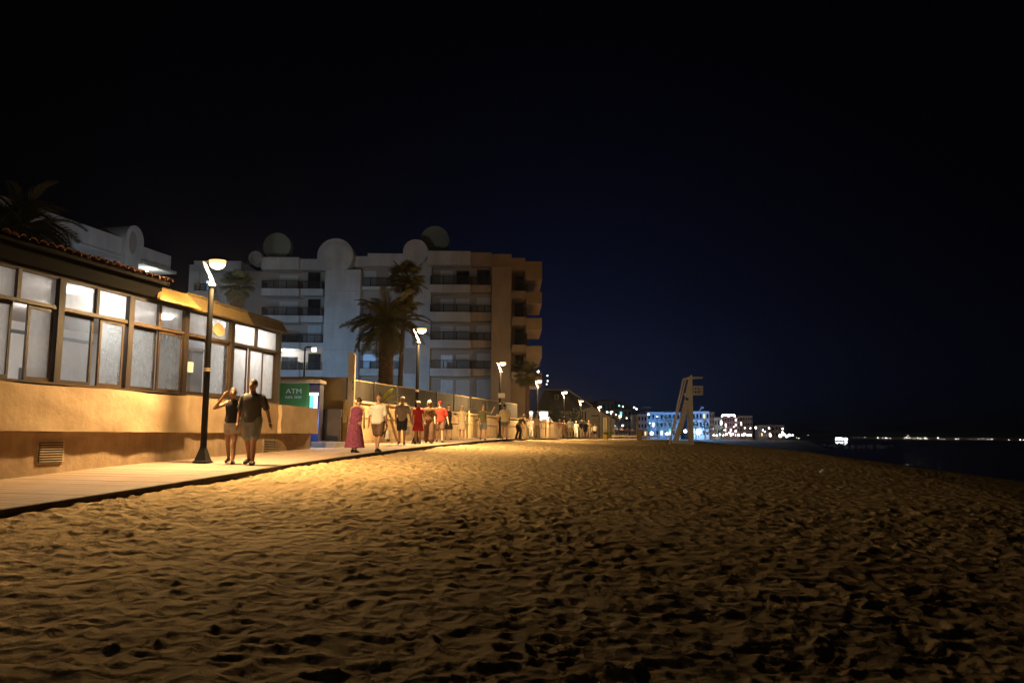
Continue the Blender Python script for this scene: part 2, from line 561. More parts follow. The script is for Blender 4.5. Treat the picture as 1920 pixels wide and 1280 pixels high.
tag(sea.build("sea", sea_m, fix=False), kind="structure")

# land behind the boardwalk
land_m = mat("garden_soil", (0.13, 0.10, 0.06), .95, .3, .6)
land = MB()
ys = list(np.arange(-14, 120, 3.0)) + list(np.arange(120, 421, 20.0))
for i in range(len(ys) - 1):
    y0, y1 = ys[i], ys[i + 1]
    a0, a1 = float(edge_x(y0)) - .2, float(edge_x(y1)) - .2
    z0, z1 = deck_z(y0) - .16, deck_z(y1) - .16
    land.add([(-260, y0, z0), (a0, y0, z0), (a1, y1, z1), (-260, y1, z1)], [(0, 1, 2, 3)])
tag(land.build("ground", land_m), kind="structure")
tl = MB()
pl = [at(1190, 821.5, 205), at(1492, 823.5, 205)]
shore = [(pl[0].x, 160, -2.6), (pl[0].x, 196, -.5), (pl[0].x, 330, -.4)]
xs = list(np.linspace(pl[0].x, pl[1].x, 40))
prof = []
for k, x in enumerate(xs):
    e = 10 * math.sin(k * .21) + random.uniform(-1, 1) - 6
    prof.append([(x, 176 + e, Z(-2.7)), (x, 190 + e * .5, Z(-1.1)), (x, 197, Z(-.55)), (x, 330, Z(-.45))])
prof.append([(pl[1].x + 5, 196, Z(-2.7)), (pl[1].x + 4, 202, Z(-1.4)), (pl[1].x + 3, 206, Z(-.8)), (pl[1].x + 3, 330, Z(-.6))])
vs = [p for q in prof for p in q]; fs = []
for k in range(len(prof) - 1):
    for j in range(3): fs.append((k * 4 + j, (k + 1) * 4 + j, (k + 1) * 4 + j + 1, k * 4 + j + 1))
tl.add(vs, fs)
e = prof[-1]
tl.add([e[0], e[1], e[2], e[3], (e[3][0] + 4, 330, Z(-2.7)), (e[0][0] + 4, 200, Z(-2.7))], [(0, 1, 5), (1, 2, 5), (2, 3, 4, 5)])
tag(tl.build("town_shore", land_m, smooth=True), kind="structure")
fl = MB()
fl.prism([(500, 3600, -3), (6800, 3600, -3), (6800, 3600, 9), (5200, 3600, 16), (3800, 3600, 7), (2600, 3600, 22), (1500, 3600, 9), (700, 3600, 4), (500, 3600, 0)], (0, 300, 0))
tag(fl.build("far_coast", land_m), kind="structure")

# ================================================================== BOARDWALK
deck = thing("boardwalk", None, None)
tag(deck, kind="structure")
me_plank = MB().box((-3.28, -.072, -.04), (0, .072, 0)).mesh("plank", wood_plank)
beam = MB(); rim = MB(); rest = MB()
y = 6.4; n = 0
prev = None
while y < 200:
    u = path_dir(y)
    p = Vector((float(edge_x(y)), y, deck_z(y)))
    slope = (deck_z(y + .5) - deck_z(y - .5))
    Mx = Matrix.Translation(p) @ Matrix.Rotation(math.atan2(u.y, u.x) - math.pi / 2, 4, 'Z') @ Matrix.Rotation(math.atan(slope), 4, 'X')
    Mx = Mx @ Matrix.Translation((random.uniform(-.012, .012), 0, random.uniform(-.002, .002)))
    if y < 60 and n < 300:
        if n % 1 == 0:
            o = link("plank", me_plank, deck); o.matrix_world = Mx
    else:
        rest.box((-3.28, -.072, -.04), (0, .072, 0), Mx)
    y += .152 * u.y
    n += 1
ysb = np.concatenate([np.arange(-12, 60, 1.0), np.arange(60, 201, 4.0)])
for i in range(len(ysb) - 1):
    q = []
    for yy in (ysb[i], ysb[i + 1]):
        u = path_dir(yy); nn = Vector((u.y, -u.x, 0))
        q.append((Vector((float(edge_x(yy)), yy, deck_z(yy))), nn))
    (p0, n0), (p1, n1) = q
    for mb, o0, o1, zt, zb in ((beam, -.09, -.02, -.043, -.42), (rim, -.004, .075, .008, -.16)):
        mb.add([p0 + n0 * o0 + Vector((0, 0, zb)), p0 + n0 * o1 + Vector((0, 0, zb)), p0 + n0 * o1 + Vector((0, 0, zt)), p0 + n0 * o0 + Vector((0, 0, zt)),
                p1 + n1 * o0 + Vector((0, 0, zb)), p1 + n1 * o1 + Vector((0, 0, zb)), p1 + n1 * o1 + Vector((0, 0, zt)), p1 + n1 * o0 + Vector((0, 0, zt))],
               [(0, 1, 5, 4), (1, 2, 6, 5), (2, 3, 7, 6), (3, 0, 4, 7)])
r_ = rest.build("far_planking", wood_plank, deck); tag(r_, kind="stuff")
beam.build("support_beam", beam_dark, deck)
rim.build("edge_board", beam_dark, deck)
# planks that carry on out of the picture beside the cafe
nearb = MB()
y = 6.4
while y > -11:
    u = path_dir(y)
    y -= .152 * u.y
    p = Vector((float(edge_x(y)), y, deck_z(y)))
    slope = (deck_z(y + .5) - deck_z(y - .5))
    Mx = Matrix.Translation(p) @ Matrix.Rotation(math.atan2(u.y, u.x) - math.pi / 2, 4, 'Z') @ Matrix.Rotation(math.atan(slope), 4, 'X')
    nearb.box((-3.28, -.072, -.04), (0, .072, 0), Mx)
tag(nearb.build("near_planking", wood_plank, deck), kind="stuff")

# ================================================================== CAFE
CM = .22
CU = Vector((CM, 1, 0)).normalized()
CO = Vector((-11.94 + CM * 14.3, 14.3, CZ))          # s = 0, level with the eye
cafe = thing("cafe_building", "low ochre beach cafe with a long band of lit brown framed windows", "cafe", CO, math.atan2(CU.y, CU.x))
# local: x along the wall (away from the camera), y inland, z relative to eye level
S0, S1, SW = -9.0, 12.1, 9.75
def cpart(mb, name, m, par=None, **k): return mb.build(name, m, par or cafe, **k)

def rough_block(s0, s1, y0, y1, z0, z1, ds=.35, amp=.012, seed=3):
    """hand-plastered block: its front face and top edge are slightly uneven"""
    n = max(2, int((s1 - s0) / ds)); mzn = 5
    mb = MB(); vs = []; fs = []
    for i in range(n + 1):
        s = s0 + (s1 - s0) * i / n
        for j in range(mzn + 1):
            z = z0 + (z1 - z0) * j / mzn
            dy = amp * (math.sin(s * 2.3 + j * 1.7 + seed) + .6 * math.sin(s * 5.1 - j * 2.3) + random.uniform(-.5, .5))
            dz = amp * 1.2 * (math.sin(s * 1.9 + seed) + random.uniform(-.4, .4)) if j == mzn else 0
            vs.append((s, y0 + dy, z + dz))
        vs.append((s, y1, z1)); vs.append((s, y1, z0))
    w = mzn + 3
    for i in range(n):
        for j in range(w):
            k = (j + 1) % w
            fs.append((i * w + j, (i + 1) * w + j, (i + 1) * w + k, i * w + k))
    fs.append(tuple(range(w))); fs.append(tuple(n * w + j for j in range(w - 1, -1, -1)))
    return mb.add(vs, fs)
cpart(rough_block(S0, S1 - .12, 0, .3, -1.8, -.002, amp=.010), "lower_wall", plaster_low, smooth=True, angle=35)
upper = cpart(rough_block(S0, 5.28, -.16, .32, 0.0, .84), "upper_wall", plaster, smooth=True, angle=35)
cpart(rough_block(5.28, SW, -.06, .32, 0.0, .86), "upper_wall", plaster, smooth=True, angle=35)
cpart(rough_block(SW, S1, -.16, .32, 0.0, .80, seed=8), "upper_wall", plaster, smooth=True, angle=35)
# vents
for s, w in ((0.95, .62), (9.05, .7)):
    v = cpart(MB().box((s - .02, -.012, -.60), (s + w + .02, .01, -.17)), "vent", coping)
    cpart(MB().box((s + .01, -.016, -.575), (s + w - .01, -.0125, -.195)), "vent_recess", iron, v)  # dark plate; the shade behind the slats is only its colour
    for k in range(8):
        z = -.56 + k * .046
        cpart(MB().box((s + .01, -.04, z), (s + w - .01, -.017, z + .016)), "slat", coping, v)
# windows
WZ0, WZ1, TZ = .90, 2.86, 2.30
cpart(MB().box((S0, -.07, .86), (SW + .03, .30, .905)), "window_sill", brown_lit, bevel=.008)
cpart(MB().box((S0, -.02, WZ1 - .03), (SW + .03, .16, WZ1 + .08)), "head_beam", brown_wood)
posts = [-8.8, -6.8, -4.8, -2.8, -.78, 1.23, 3.22, 5.2, 7.2, SW - .07]
for s in posts:
    cpart(MB().box((s - .085, -.065, WZ0), (s + .085, .14, WZ1)), "window_post", brown_wood, bevel=.006)
for i in range(len(posts) - 1):
    a, b = posts[i] + .085, posts[i + 1] - .085
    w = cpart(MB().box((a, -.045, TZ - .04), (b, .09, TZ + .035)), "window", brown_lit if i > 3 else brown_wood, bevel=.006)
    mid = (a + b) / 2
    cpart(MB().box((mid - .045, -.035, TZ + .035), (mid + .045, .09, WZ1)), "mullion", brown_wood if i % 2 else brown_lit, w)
    for (p, q) in ((a, mid - .045), (mid + .045, b)):
        cpart(MB().box((p, .03, TZ + .035), (q, .036, WZ1)), "transom_pane", pane_frost, w)
    # sliding leaves below: two or three, on two tracks
    if i == 8: cuts = [a, a + (b - a) * .36, a + (b - a) * .68, b]
    else: cuts = [a, mid + .02, b]
    for k in range(len(cuts) - 1):
        p, q = cuts[k], cuts[k + 1]
        off = .0 if k % 2 else .06
        if i == 5 and k == 0: p2, q2, gap = p, q - .02, 0
        elif i == 4: p2, q2, gap = p + .24, q - .05, 1
        elif i == 5: p2, q2, gap = p + .10, q - .06, 1
        else: p2, q2, gap = p, q, 0
        lf = MB()
        t_ = .055
        for z0, z1 in ((WZ0 + .01, WZ0 + .07), (TZ - .10, TZ - .042)):
            lf.box((p2, off - .015, z0), (q2, off + .03, z1))
        for s0 in (p2, q2 - t_):
            lf.box((s0, off - .015, WZ0 + .07), (s0 + t_, off + .03, TZ - .10))
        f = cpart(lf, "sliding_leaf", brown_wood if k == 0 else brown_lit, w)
        kind = pane_open if (i == 5 and k == 0) or (i == 7 and k == 0) else (pane_frost if i in (4, 8) else pane_clear)
        o = cpart(MB().box((p2 + t_, off, WZ0 + .07), (q2 - t_, off + .006, TZ - .10)), "pane", kind, w)
# hanging sign on the transom, paper on a pane
o = cpart(MB().loft([((6.55, -.06, 2.56), (.26, 0, 0), (0, 0, .17)), ((6.55, -.035, 2.56), (.26, 0, 0), (0, 0, .17))], 20), "oval_sign", tan_wall)
cpart(MB().box((5.42, -.02, 1.42), (5.58, .052, 1.66)), "notice_sheet", frame_white)
# the room behind the glass
D = 6.2
rm = MB()
rm.box((S0, D, -1), (SW, D + .1, 3.0)); rm.box((S0 - .1, .3, -1), (S0, D + .1, 3.0)); rm.box((SW - .08, .17, .9), (SW + .02, D + .1, 3.0))
cpart(rm, "room_wall", room_white)
cpart(MB().box((S0, .165, 2.945), (SW, D, 3.0)), "room_ceiling", room_white)
cpart(MB().box((S0, .32, .02), (SW, D, .06)), "room_floor", room_floor)
for s, yy, big in ((-5.2, 2.2, 1), (-1.4, 3.6, 0), (2.55, .75, 1), (4.6, 3.3, 0), (6.4, 1.4, 0), (8.3, .8, 1)):
    c = cpart(MB().loft([((s, yy, 2.93), (.30 if big else .2, 0, 0), (0, .30 if big else .2, 0)), ((s, yy, 2.85), (.27 if big else .17, 0, 0), (0, .27 if big else .17, 0))], 16), "ceiling_lamp", room_glow)
    l = light("room_lamp_light", 'POINT', (s, yy, 2.72), 112 if big else 70, (1.0, .92, .84), cafe, shadow_soft_size=.15)
# counter, door and some furniture dimly seen inside
slate = mat("slate_partition", (.13, .14, .16), .6, .15, 2)
pt = cpart(MB().box((6.0, 1.1, .06), (7.7, 1.2, 2.72)), "partition", slate)
cpart(MB().box((6.0, 1.06, 2.12), (7.7, 1.097, 2.2)).box((6.0, 1.06, .9), (6.07, 1.097, 2.72)).box((7.05, 1.06, .9), (7.12, 1.097, 2.12)).box((6.45, 1.05, 2.12), (6.5, 1.095, 2.72)), "partition_frame", brown_lit, pt)
for s_, y_ in ((-1.2, 2.4), (1.9, 1.7), (2.6, 4.2), (4.4, 2.0), (8.5, 2.2)):
    tbl = cpart(MB().loft([((s_, y_, .78), (.45, 0, 0), (0, .45, 0)), ((s_, y_, .81), (.45, 0, 0), (0, .45, 0))], 16), "cafe_table", brown_lit)
for s_ in (-3.0, .2, 3.4, 7.0):   # tall back-wall cabinets and frames
    cpart(MB().box((s_, D - .08, 1.0), (s_ + .9, D - .01, 1.7)), "picture_frame", slate)
cpart(MB().box((S0, D - .12, 2.62), (SW - .1, D - .01, 2.70)), "picture_rail", slate)
cpart(MB().box((6.2, 3.2, .06), (8.8, 3.9, 1.15)), "counter", brown_lit)
# fascia and roof
cpart(MB().box((S0, -.12, 2.935), (4.1, .6, 3.30)), "fascia_board", fascia_m)
cpart(MB().box((4.1, -.06, 2.935), (SW + .1, .6, 3.05)), "fascia_board", fascia_m)
rf = MB().prism([(S0 - .2, -.30, 3.30), (S0 - .2, D + .4, 4.15), (S0 - .2, D + .4, 4.05), (S0 - .2, -.30, 3.22)], (4.1 - S0 + .2, 0, 0))
rf.prism([(4.1, -.02, 3.12), (4.1, D + .4, 3.9), (4.1, D + .4, 3.8), (4.1, -.02, 3.04)], (SW + .15 - 4.1, 0, 0))
roof = cpart(rf, "roof", fascia_m)
def tile_mesh():
    vs, fs = [], []
    n = 6
    for y, r, z in ((-.10, .105, 0), (.36, .085, .045)):
        for k in range(n + 1):
            a = math.pi * k / n
            vs.append((r * math.cos(a), y, z + r * .75 * math.sin(a)))
        for k in range(n + 1):
            a = math.pi * k / n
            vs.append(((r - .016) * math.cos(a), y, z + (r - .016) * .75 * math.sin(a)))
    m_ = n + 1
    for k in range(n):
        fs.append((k, k + 1, 2 * m_ + k + 1, 2 * m_ + k))
        fs.append((m_ + k + 1, m_ + k, 3 * m_ + k, 3 * m_ + k + 1))
        fs.append((k + 1, k, m_ + k, m_ + k + 1))
    return MB().add(vs, fs).mesh("tile", tile_m, smooth=True)
tm = tile_mesh()
slope = math.atan2(.85, D + .7)
for row in range(3):
    s = S0 + .05
    while s < 4.05:
        o = link("tile", tm, roof)
        yy = -.30 + row * .36
        o.location = (s + random.uniform(-.012, .012), yy + random.uniform(-.03, .03), 3.305 + (yy + .3) * math.tan(slope) + random.uniform(-.006, .014))
        o.rotation_euler = (slope + random.uniform(-.03, .03), random.uniform(-.05, .05), random.uniform(-.06, .06))
        s += .215
# reed fascia panels, leaning back over the windows
def reed_panel(s0, s1, z0, z1, y0, y1, m, name="reed_panel", skew=0):
    mb = MB(); vs = []; fs = []
    n = int((s1 - s0) / .030)
    for i in range(n + 1):
        s = s0 + (s1 - s0) * i / n
        st = s0 + skew + (s1 - s0 - skew) * i / n
        d = (.022 if i % 2 else -.012) + random.uniform(-.004, .004)
        top = random.uniform(-.012, .015)
        vs += [(s, y0 + d, z0), ((s + st) / 2, (y0 + y1) / 2 + d, (z0 + z1) / 2), (st, y1 + d, z1 + top), (st, y1 + .06, z1 + top), (s, y0 + .06, z0)]
    for i in range(n):
        for j in range(5):
            k = (j + 1) % 5
            fs.append((i * 5 + j, (i + 1) * 5 + j, (i + 1) * 5 + k, i * 5 + k))
    fs.append((0, 1, 2, 3, 4)); fs.append(tuple(n * 5 + j for j in (4, 3, 2, 1, 0)))
    return cpart(mb.add(vs, fs), name, m)
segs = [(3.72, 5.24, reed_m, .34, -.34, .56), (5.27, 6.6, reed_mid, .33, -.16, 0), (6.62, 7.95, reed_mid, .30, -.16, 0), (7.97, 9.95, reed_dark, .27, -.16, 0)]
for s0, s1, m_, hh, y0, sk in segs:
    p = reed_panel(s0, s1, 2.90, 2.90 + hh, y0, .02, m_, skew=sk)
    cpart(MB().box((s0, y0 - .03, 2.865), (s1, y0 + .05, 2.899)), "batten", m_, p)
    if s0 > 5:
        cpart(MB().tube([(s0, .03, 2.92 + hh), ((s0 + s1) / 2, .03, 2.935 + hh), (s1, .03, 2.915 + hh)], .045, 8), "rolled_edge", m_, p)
# ================================================================== STREET LAMPS
def lamp_pos(px, y):
    return Vector(((px - 960) / F * y, y, deck_z(y)))
LAMP_H = 4.42
def make_lamp(name, label, px, y, glow, energy, h=LAMP_H, lit=True):
    p = lamp_pos(px, y)
    u = path_dir(y)
    t = thing(name, label, "street lamp", p, math.atan2(u.y, u.x) - math.pi / 2, "lamps along the boardwalk")
    # local x points to the sea, local y along the walk
    MB().loft([((0, 0, .0), (.155, .155, 0), (-.155, .155, 0)), ((0, 0, .03), (.155, .155, 0), (-.155, .155, 0)), ((0, 0, .05), (.13, .13, 0), (-.13, .13, 0)),
               ((0, 0, .30), (.06, .06, 0), (-.06, .06, 0)), ((0, 0, .34), (.055, .055, 0), (-.055, .055, 0))], 4).build("base", black_metal, t)
    top = h - .52
    MB().tube([(0, 0, .30), (0, 0, 1.4), (0, 0, top)], [.070, .066, .056], 14).build("pole", black_metal, t, smooth=True)
    MB().tube([(0, 0, 1.98), (0, 0, 2.06)], [.075, .075], 14).build("label_band", coping, t)
    MB().tube([(0, 0, top - .02), (0, 0, top + .03)], [.082, .082], 14).build("collar", pale_metal, t)
    MB().tube([(.0, 0, top), (0, 0, top + .10), (-.03, 0, top + .15), (-.20, -.02, h - .01)], [.040, .040, .040, .036], 10).build("arm", pale_metal, t, smooth=True)
    MB().tube([(-.22, -.02, h + .0), (-.05, -.05, h + .035), (.10, -.07, h + .035)], [.03, .025, .03], 8).build("bracket", black_metal, t)
    hd = MB().loft([((.16, -.08, h + .055), (.10, 0, 0), (0, .08, 0)), ((.16, -.08, h + .045), (.19, 0, 0), (0, .155, 0)), ((.16, -.08, h + .012), (.20, 0, 0), (0, .165, 0))], 18).build("lamp_head", black_metal, t)
    warm = glow is lamp_glow
    MB().loft([((.16, -.08, h + .008), (.188, 0, 0), (0, .152, 0)), ((.16, -.08, h - .05), (.186, 0, 0), (0, .150, 0)), ((.16, -.08, h - .075), (.178, 0, 0), (0, .143, 0))], 20).build("diffuser_rim", lamp_rim if warm else glow, hd, smooth=True)
    MB().loft([((.16, -.08, h - .077), (.172, 0, 0), (0, .138, 0)), ((.16, -.08, h - .13), (.145, 0, 0), (0, .118, 0)), ((.16, -.08, h - .17), (.085, 0, 0), (0, .07, 0)), ((.16, -.08, h - .185), (.02, 0, 0), (0, .015, 0))], 20).build("lens", glow, hd, smooth=True)
    if lit:
        sp = light("lamp_light", 'SPOT', (.16, -.08, h - .20), energy, (1.0, .63, .275), t, spot_size=R(152), spot_blend=.38, shadow_soft_size=.10)
        sp.scale = (.54, 1.9, 1)      # street optic: throws farther along the walk than across it
        light("lamp_spill", 'POINT', (.16, -.08, h - .21), energy * .25, (1.0, .66, .30), t, shadow_soft_size=.10)
    return t
LP = 3800
make_lamp("street_lamp", "tall black street lamp beside the strolling couple in front of the cafe windows", 388, 18.2, lamp_glow, LP)
make_lamp("street_lamp", "lit street lamp in front of the date palm, behind the person in the grey tee", 783, 32.2, lamp_glow, LP * 1.1)
l3 = make_lamp("street_lamp", "lit street lamp with a white plate on its pole by the apartment corner", 938.5, 48.6, lamp_glow, LP * 1.1)
MB().box((-.10, -.10, 2.35), (.32, -.075, 2.62)).build("plate", frame_white, l3)
make_lamp("street_lamp", "street lamp with a paler head standing by the small dark fan palm", 1008.5, 65, lamp_glow_w, LP)
make_lamp("street_lamp", "street lamp in front of the dark roofed house", 1058, 80.5, lamp_glow_w, LP)
make_lamp("street_lamp", "small bright street lamp in front of the white gabled house", 1089, 99, lamp_glow, LP)
# the row goes on towards the town
for k, (px, y) in enumerate(((1124, 118), (1146, 140), (1162, 165))):
    make_lamp("street_lamp", ["far street lamp at the gable corner of the white house", "far street lamp over the dark terrace roofs", "most distant street lamp before the tall timber post"][k], px, y, lamp_glow_w, LP * .8)

# ================================================================== CASH MACHINE BOOTH, WALLS
Yb = 27.4
booth = thing("cash_machine_booth", "dark green booth with white ATM lettering and a glowing blue cash machine", "cash machine", (at(553, 830, Yb).x, Yb, deck_z(27)))
def world_of(q):
    if q.parent is None: return q.matrix_basis.copy()
    return world_of(q.parent) @ q.matrix_parent_inverse @ q.matrix_basis
def P(mb, name, m, par, **k):
    o = mb.build(name, m, None, **k)
    o.parent = par
    o.matrix_parent_inverse = world_of(par).inverted()
    return o
P(MB().pbox(519, 717.5, 578, 836, Yb, Yb + .6), "sign_board", green_m, booth)
P(MB().pbox(518, 711, 600, 717, Yb - .25, Yb + .7), "canopy", coping, booth)
P(MB().pbox(557, 712, 585, 717.2, Yb - .30, Yb - .26), "light_strip", coping, booth)
P(MB().pbox(579, 719, 598, 836, Yb + .02, Yb + .6), "machine_body", mat("navy_cabinet", (.012, .015, .07), .5), booth)
sc_ = MB().pbox(580.5, 736, 597, 741, Yb - .004, Yb + .015)
P(sc_, "screen_header", screen_white, booth)
P(MB().pbox(580.5, 741.3, 588, 768, Yb - .004, Yb + .015), "screen", screen_glow, booth)
P(MB().pbox(588.2, 741.3, 594.5, 772, Yb - .004, Yb + .015), "screen", screen_white, booth)
light("cash_machine_light", 'POINT', at(592, 790, Yb - .5), 50, (.45, .65, 1.0), None, shadow_soft_size=.15)
def text_obj(txt, px, py, Y, h_px, par, m, name="lettering", wide=1.0):
    c = bpy.data.curves.new(name, 'FONT')
    c.body = txt; c.align_x = 'CENTER'; c.align_y = 'CENTER'
    c.size = h_px * Y / F / .72; c.extrude = .004
    tmp = bpy.data.objects.new(name + "_curve", c); COL.objects.link(tmp)
    me = bpy.data.meshes.new_from_object(tmp)
    bpy.data.objects.remove(tmp); bpy.data.curves.remove(c)
    me.name = name; me.materials.clear(); me.materials.append(m)
    Mx = Matrix.Translation(at(px, py, Y)) @ Matrix.Rotation(math.pi / 2, 4, 'X') @ Matrix.Scale(wide, 4, (1, 0, 0))
    me.transform(Mx)
    o = link(name, me, par)
    o.matrix_parent_inverse = par.matrix_basis.inverted()
    return o
text_obj("ATM", 551, 733.5, Yb - .006, 9.2, booth, white_letter, wide=1.15)
# the smaller line under it is too blurred to read: short strokes of the same size
ln = MB()
for k, x in enumerate((535, 537.6, 540.4, 543.2, 546, 552.5, 555.2, 558, 560.8, 563.6)):
    ln.pbox(x, 742.2, x + .7, 746.4, Yb - .007, Yb - .001)
    ln.pbox(x + .9, 742.2 if k % 2 else 744, x + 1.9, 743 if k % 2 else 744.8, Yb - .007, Yb - .001)
    if k % 3: ln.pbox(x + 1.2, 745.5, x + 2.0, 746.4, Yb - .007, Yb - .001)
P(ln, "small_lettering", white_letter, booth)

# tan wall behind the booth, with a joint and a tall square pillar
tw = thing("tan_wall", "tan rendered wall closing the yard behind the cash machine booth", "wall", (at(620, 830, 31).x, 31, deck_z(31)))
a = at(560, 706.5, 31.0); b = at(604, 706.5, 31.0); c = at(655, 706.5, 31.0)
P(MB().box((a.x - 7, 31, Z(-.6)), (b.x - .02, 31.25, a.z)), "wall_panel", tan_wall, tw)
P(MB().box((b.x + .02, 31, Z(-.6)), (c.x, 31.25, a.z)), "wall_panel", tan_wall, tw)
P(MB().box((b.x - .02, 31.03, Z(-.6)), (b.x + .02, 31.2, a.z - .01)), "joint", beam_dark, tw)
pil = thing("square_pillar", "tall square ochre pillar standing at the start of the low wall", "pillar", (at(657, 830, 29.4).x, 29.4, deck_z(29.4)))
P(MB().pbox(651, 663.5, 663, 836, 29.4, 29.65), "shaft", lowwall, pil, bevel=.01)
P(MB().pbox(650.6, 661.5, 663.4, 663.4, 29.39, 29.66), "cap", lowwall, pil)
P(MB().pbox(660.8, 714, 662, 719, 29.385, 29.398).pbox(660.8, 726, 662, 731, 29.385, 29.398), "bracket", brown_lit, pil)
gt = thing("dark_gate", "dark brown waist high gate panel between the booth and the pillar", "gate", (at(617, 825, 28.6).x, 28.6, deck_z(28.6)))
P(MB().pbox(601, 766.5, 639, 826, 28.6, 28.68), "panel", gate_m, gt, bevel=.006)
P(MB().pbox(634.5, 766.5, 637, 832, 28.57, 28.6), "stile", gate_m, gt)
P(MB().pbox(638.3, 767, 641, 782, 28.56, 28.68), "latch", brown_lit, gt)
st = thing("entrance_step", "pale concrete step in the gap beside the cafe wall", "step", (at(605, 838, 27.0).x, 27.0, deck_z(27)))
P(MB().pbox(583, 828, 630, 840, 27.0, 28.5), "tread", mat("step_concrete", (.30, .27, .27), .9, .2, 5), st)

# low wall along the walk with coping, plinth and pilasters
lw = thing("low_wall", "low ochre wall with a pale coping running along the boardwalk", "wall", wall_pt(30) + Vector((0, 0, deck_z(30))))
LW_TOP = 1.24
def strip(y0, y1, o0, o1, zb, zt, step=1.0, flat=True):
    mb = MB()
    n = max(1, int((y1 - y0) / step))
    pr = []
    for k in range(n + 1):
        yy = y0 + (y1 - y0) * k / n
        a = wall_pt(yy, o0); b = wall_pt(yy, o1)
        B = zb(yy) if callable(zb) else zb
        T = zt(yy) if callable(zt) else zt
        pr.append([(a.x, a.y, B), (b.x, b.y, B), (b.x, b.y, T), (a.x, a.y, T)])
    vs = [p for q in pr for p in q]; fs = []
    for k in range(n):
        for j in range(4):
            i = (j + 1) % 4
            fs.append((k * 4 + j, (k + 1) * 4 + j, (k + 1) * 4 + i, k * 4 + i))
    fs.append((0, 1, 2, 3)); fs.append((n * 4 + 3, n * 4 + 2, n * 4 + 1, n * 4))
    return mb.add(vs, fs)
foot = lambda yy: deck_z(yy) - .3
def lw_top(yy): return Z(LW_TOP + max(0, yy - 45) * .004)
SEG = [(29.7, 35.5), (35.9, 41.0), (41.4, 47.2), (47.6, 56.0), (56.4, 66.0), (66.4, 78.0), (78.4, 92.0)]
for k, (y0, y1) in enumerate(SEG):
    P(strip(y0, y1, 3.2, 3.45, foot, lambda yy: lw_top(yy) - .08), "wall_panel", lowwall, lw)
    P(strip(y0, y1, 3.14, 3.50, lambda yy: lw_top(yy) - .08, lw_top), "coping", coping, lw)
    P(strip(y0, y1, 3.165, 3.2, lambda yy: lw_top(yy) - .62, lambda yy: lw_top(yy) - .54), "string_course", coping, lw)
    P(strip(y0, y1, 3.17, 3.2, foot, lambda yy: deck_z(yy) + .12), "plinth", plaster_low, lw)
    P(strip(y1, y1 + .4, 3.10, 3.52, foot, lambda yy: lw_top(yy) + .13), "pilaster", lowwall, lw)
P(strip(33.6, 33.9, 3.14, 3.2, lambda yy: deck_z(yy) + .02, lambda yy: deck_z(yy) + .34), "drain_grille", iron, lw)
P(strip(36.2, 36.7, 3.18, 3.2, lambda yy: deck_z(yy) + .3, lambda yy: deck_z(yy) + .62), "meter_box", mat("grey_meter_box", (.2, .2, .18), .6), lw)
# windbreak fence on the wall
wf = thing("windbreak_fence", "dark mesh windbreak fence with black posts standing on the low wall", "fence", wall_pt(30, 3.4) + Vector((0, 0, Z(1.25))))
ypost = [29.8, 32.4, 35.2, 38.2, 41.4, 44.8, 48.6, 53.0, 58.0, 64.0]
ftop = lambda yy: Z(1.98 + max(0, yy - 30) * .012)
for k in range(len(ypost) - 1):
    P(strip(ypost[k] + .04, ypost[k + 1] - .04, 3.33, 3.35, lambda yy: lw_top(yy) + .03, ftop), "mesh_panel", mesh_m, wf)
    P(strip(ypost[k] + .04, ypost[k + 1] - .04, 3.32, 3.36, ftop, lambda yy: ftop(yy) + .025), "top_rail", tan_wall if k not in (3, 4) else iron, wf)
for yy in ypost:
    p = wall_pt(yy, 3.34)
    P(MB().box((p.x - .045, p.y - .045, lw_top(yy)), (p.x + .045, p.y + .045, ftop(yy) + .06)), "post", iron, wf)
# box on the wall by the plant
p = wall_pt(35.6, 3.3)
# ================================================================== APARTMENT BUILDING
YB = 90.0
apt = thing("apartment_building", "six storey pale apartment block with arched roof walls and iron balconies", "apartment block", (at(700, 815, YB).x, YB, Z(-.2)))
def A(mb, name, m, par=apt, **k): return P(mb, name, m, par, **k)
GND = 822
# main walls
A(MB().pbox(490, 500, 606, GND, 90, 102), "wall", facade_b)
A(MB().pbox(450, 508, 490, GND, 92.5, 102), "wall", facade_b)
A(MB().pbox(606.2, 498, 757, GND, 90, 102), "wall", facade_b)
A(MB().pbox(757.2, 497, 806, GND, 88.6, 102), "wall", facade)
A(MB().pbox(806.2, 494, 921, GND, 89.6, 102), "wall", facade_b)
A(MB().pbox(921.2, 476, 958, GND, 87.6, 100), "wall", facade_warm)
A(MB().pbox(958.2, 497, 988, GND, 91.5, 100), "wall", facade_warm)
A(MB().pbox(490, 494, 960, 500, 93, 101.9), "roof_slab", facade_b)
A(MB().pbox(757, 652, 779, 700, 88.45, 88.59), "blind_recess", facade_b)  # thin raised panel; the recess shade is only its darker colour
# parapets
for x0, y0, x1, y1, Y, m in ((490, 482, 560, 504, 87.9, facade), (560.2, 485.5, 606, 505, 88.7, facade), (606.2, 480, 689, 498, 89.6, facade), (689.2, 475, 757, 497.5, 89.2, facade),
                          (757.2, 471, 801, 497, 88.3, facade), (801.2, 470.5, 882, 495, 87.4, facade), (882.2, 473, 922, 496.5, 87.9, facade_warm), (922, 476.5, 959, 499, 87.3, facade_warm)):
    A(MB().pbox(x0, y0, x1, y1, Y, 93), "parapet", m)
    A(MB().pbox(x0 - .6, y1 - 1.4, x1 + .6, y1 + 1, Y - .12, 93.2), "drip_edge", m)

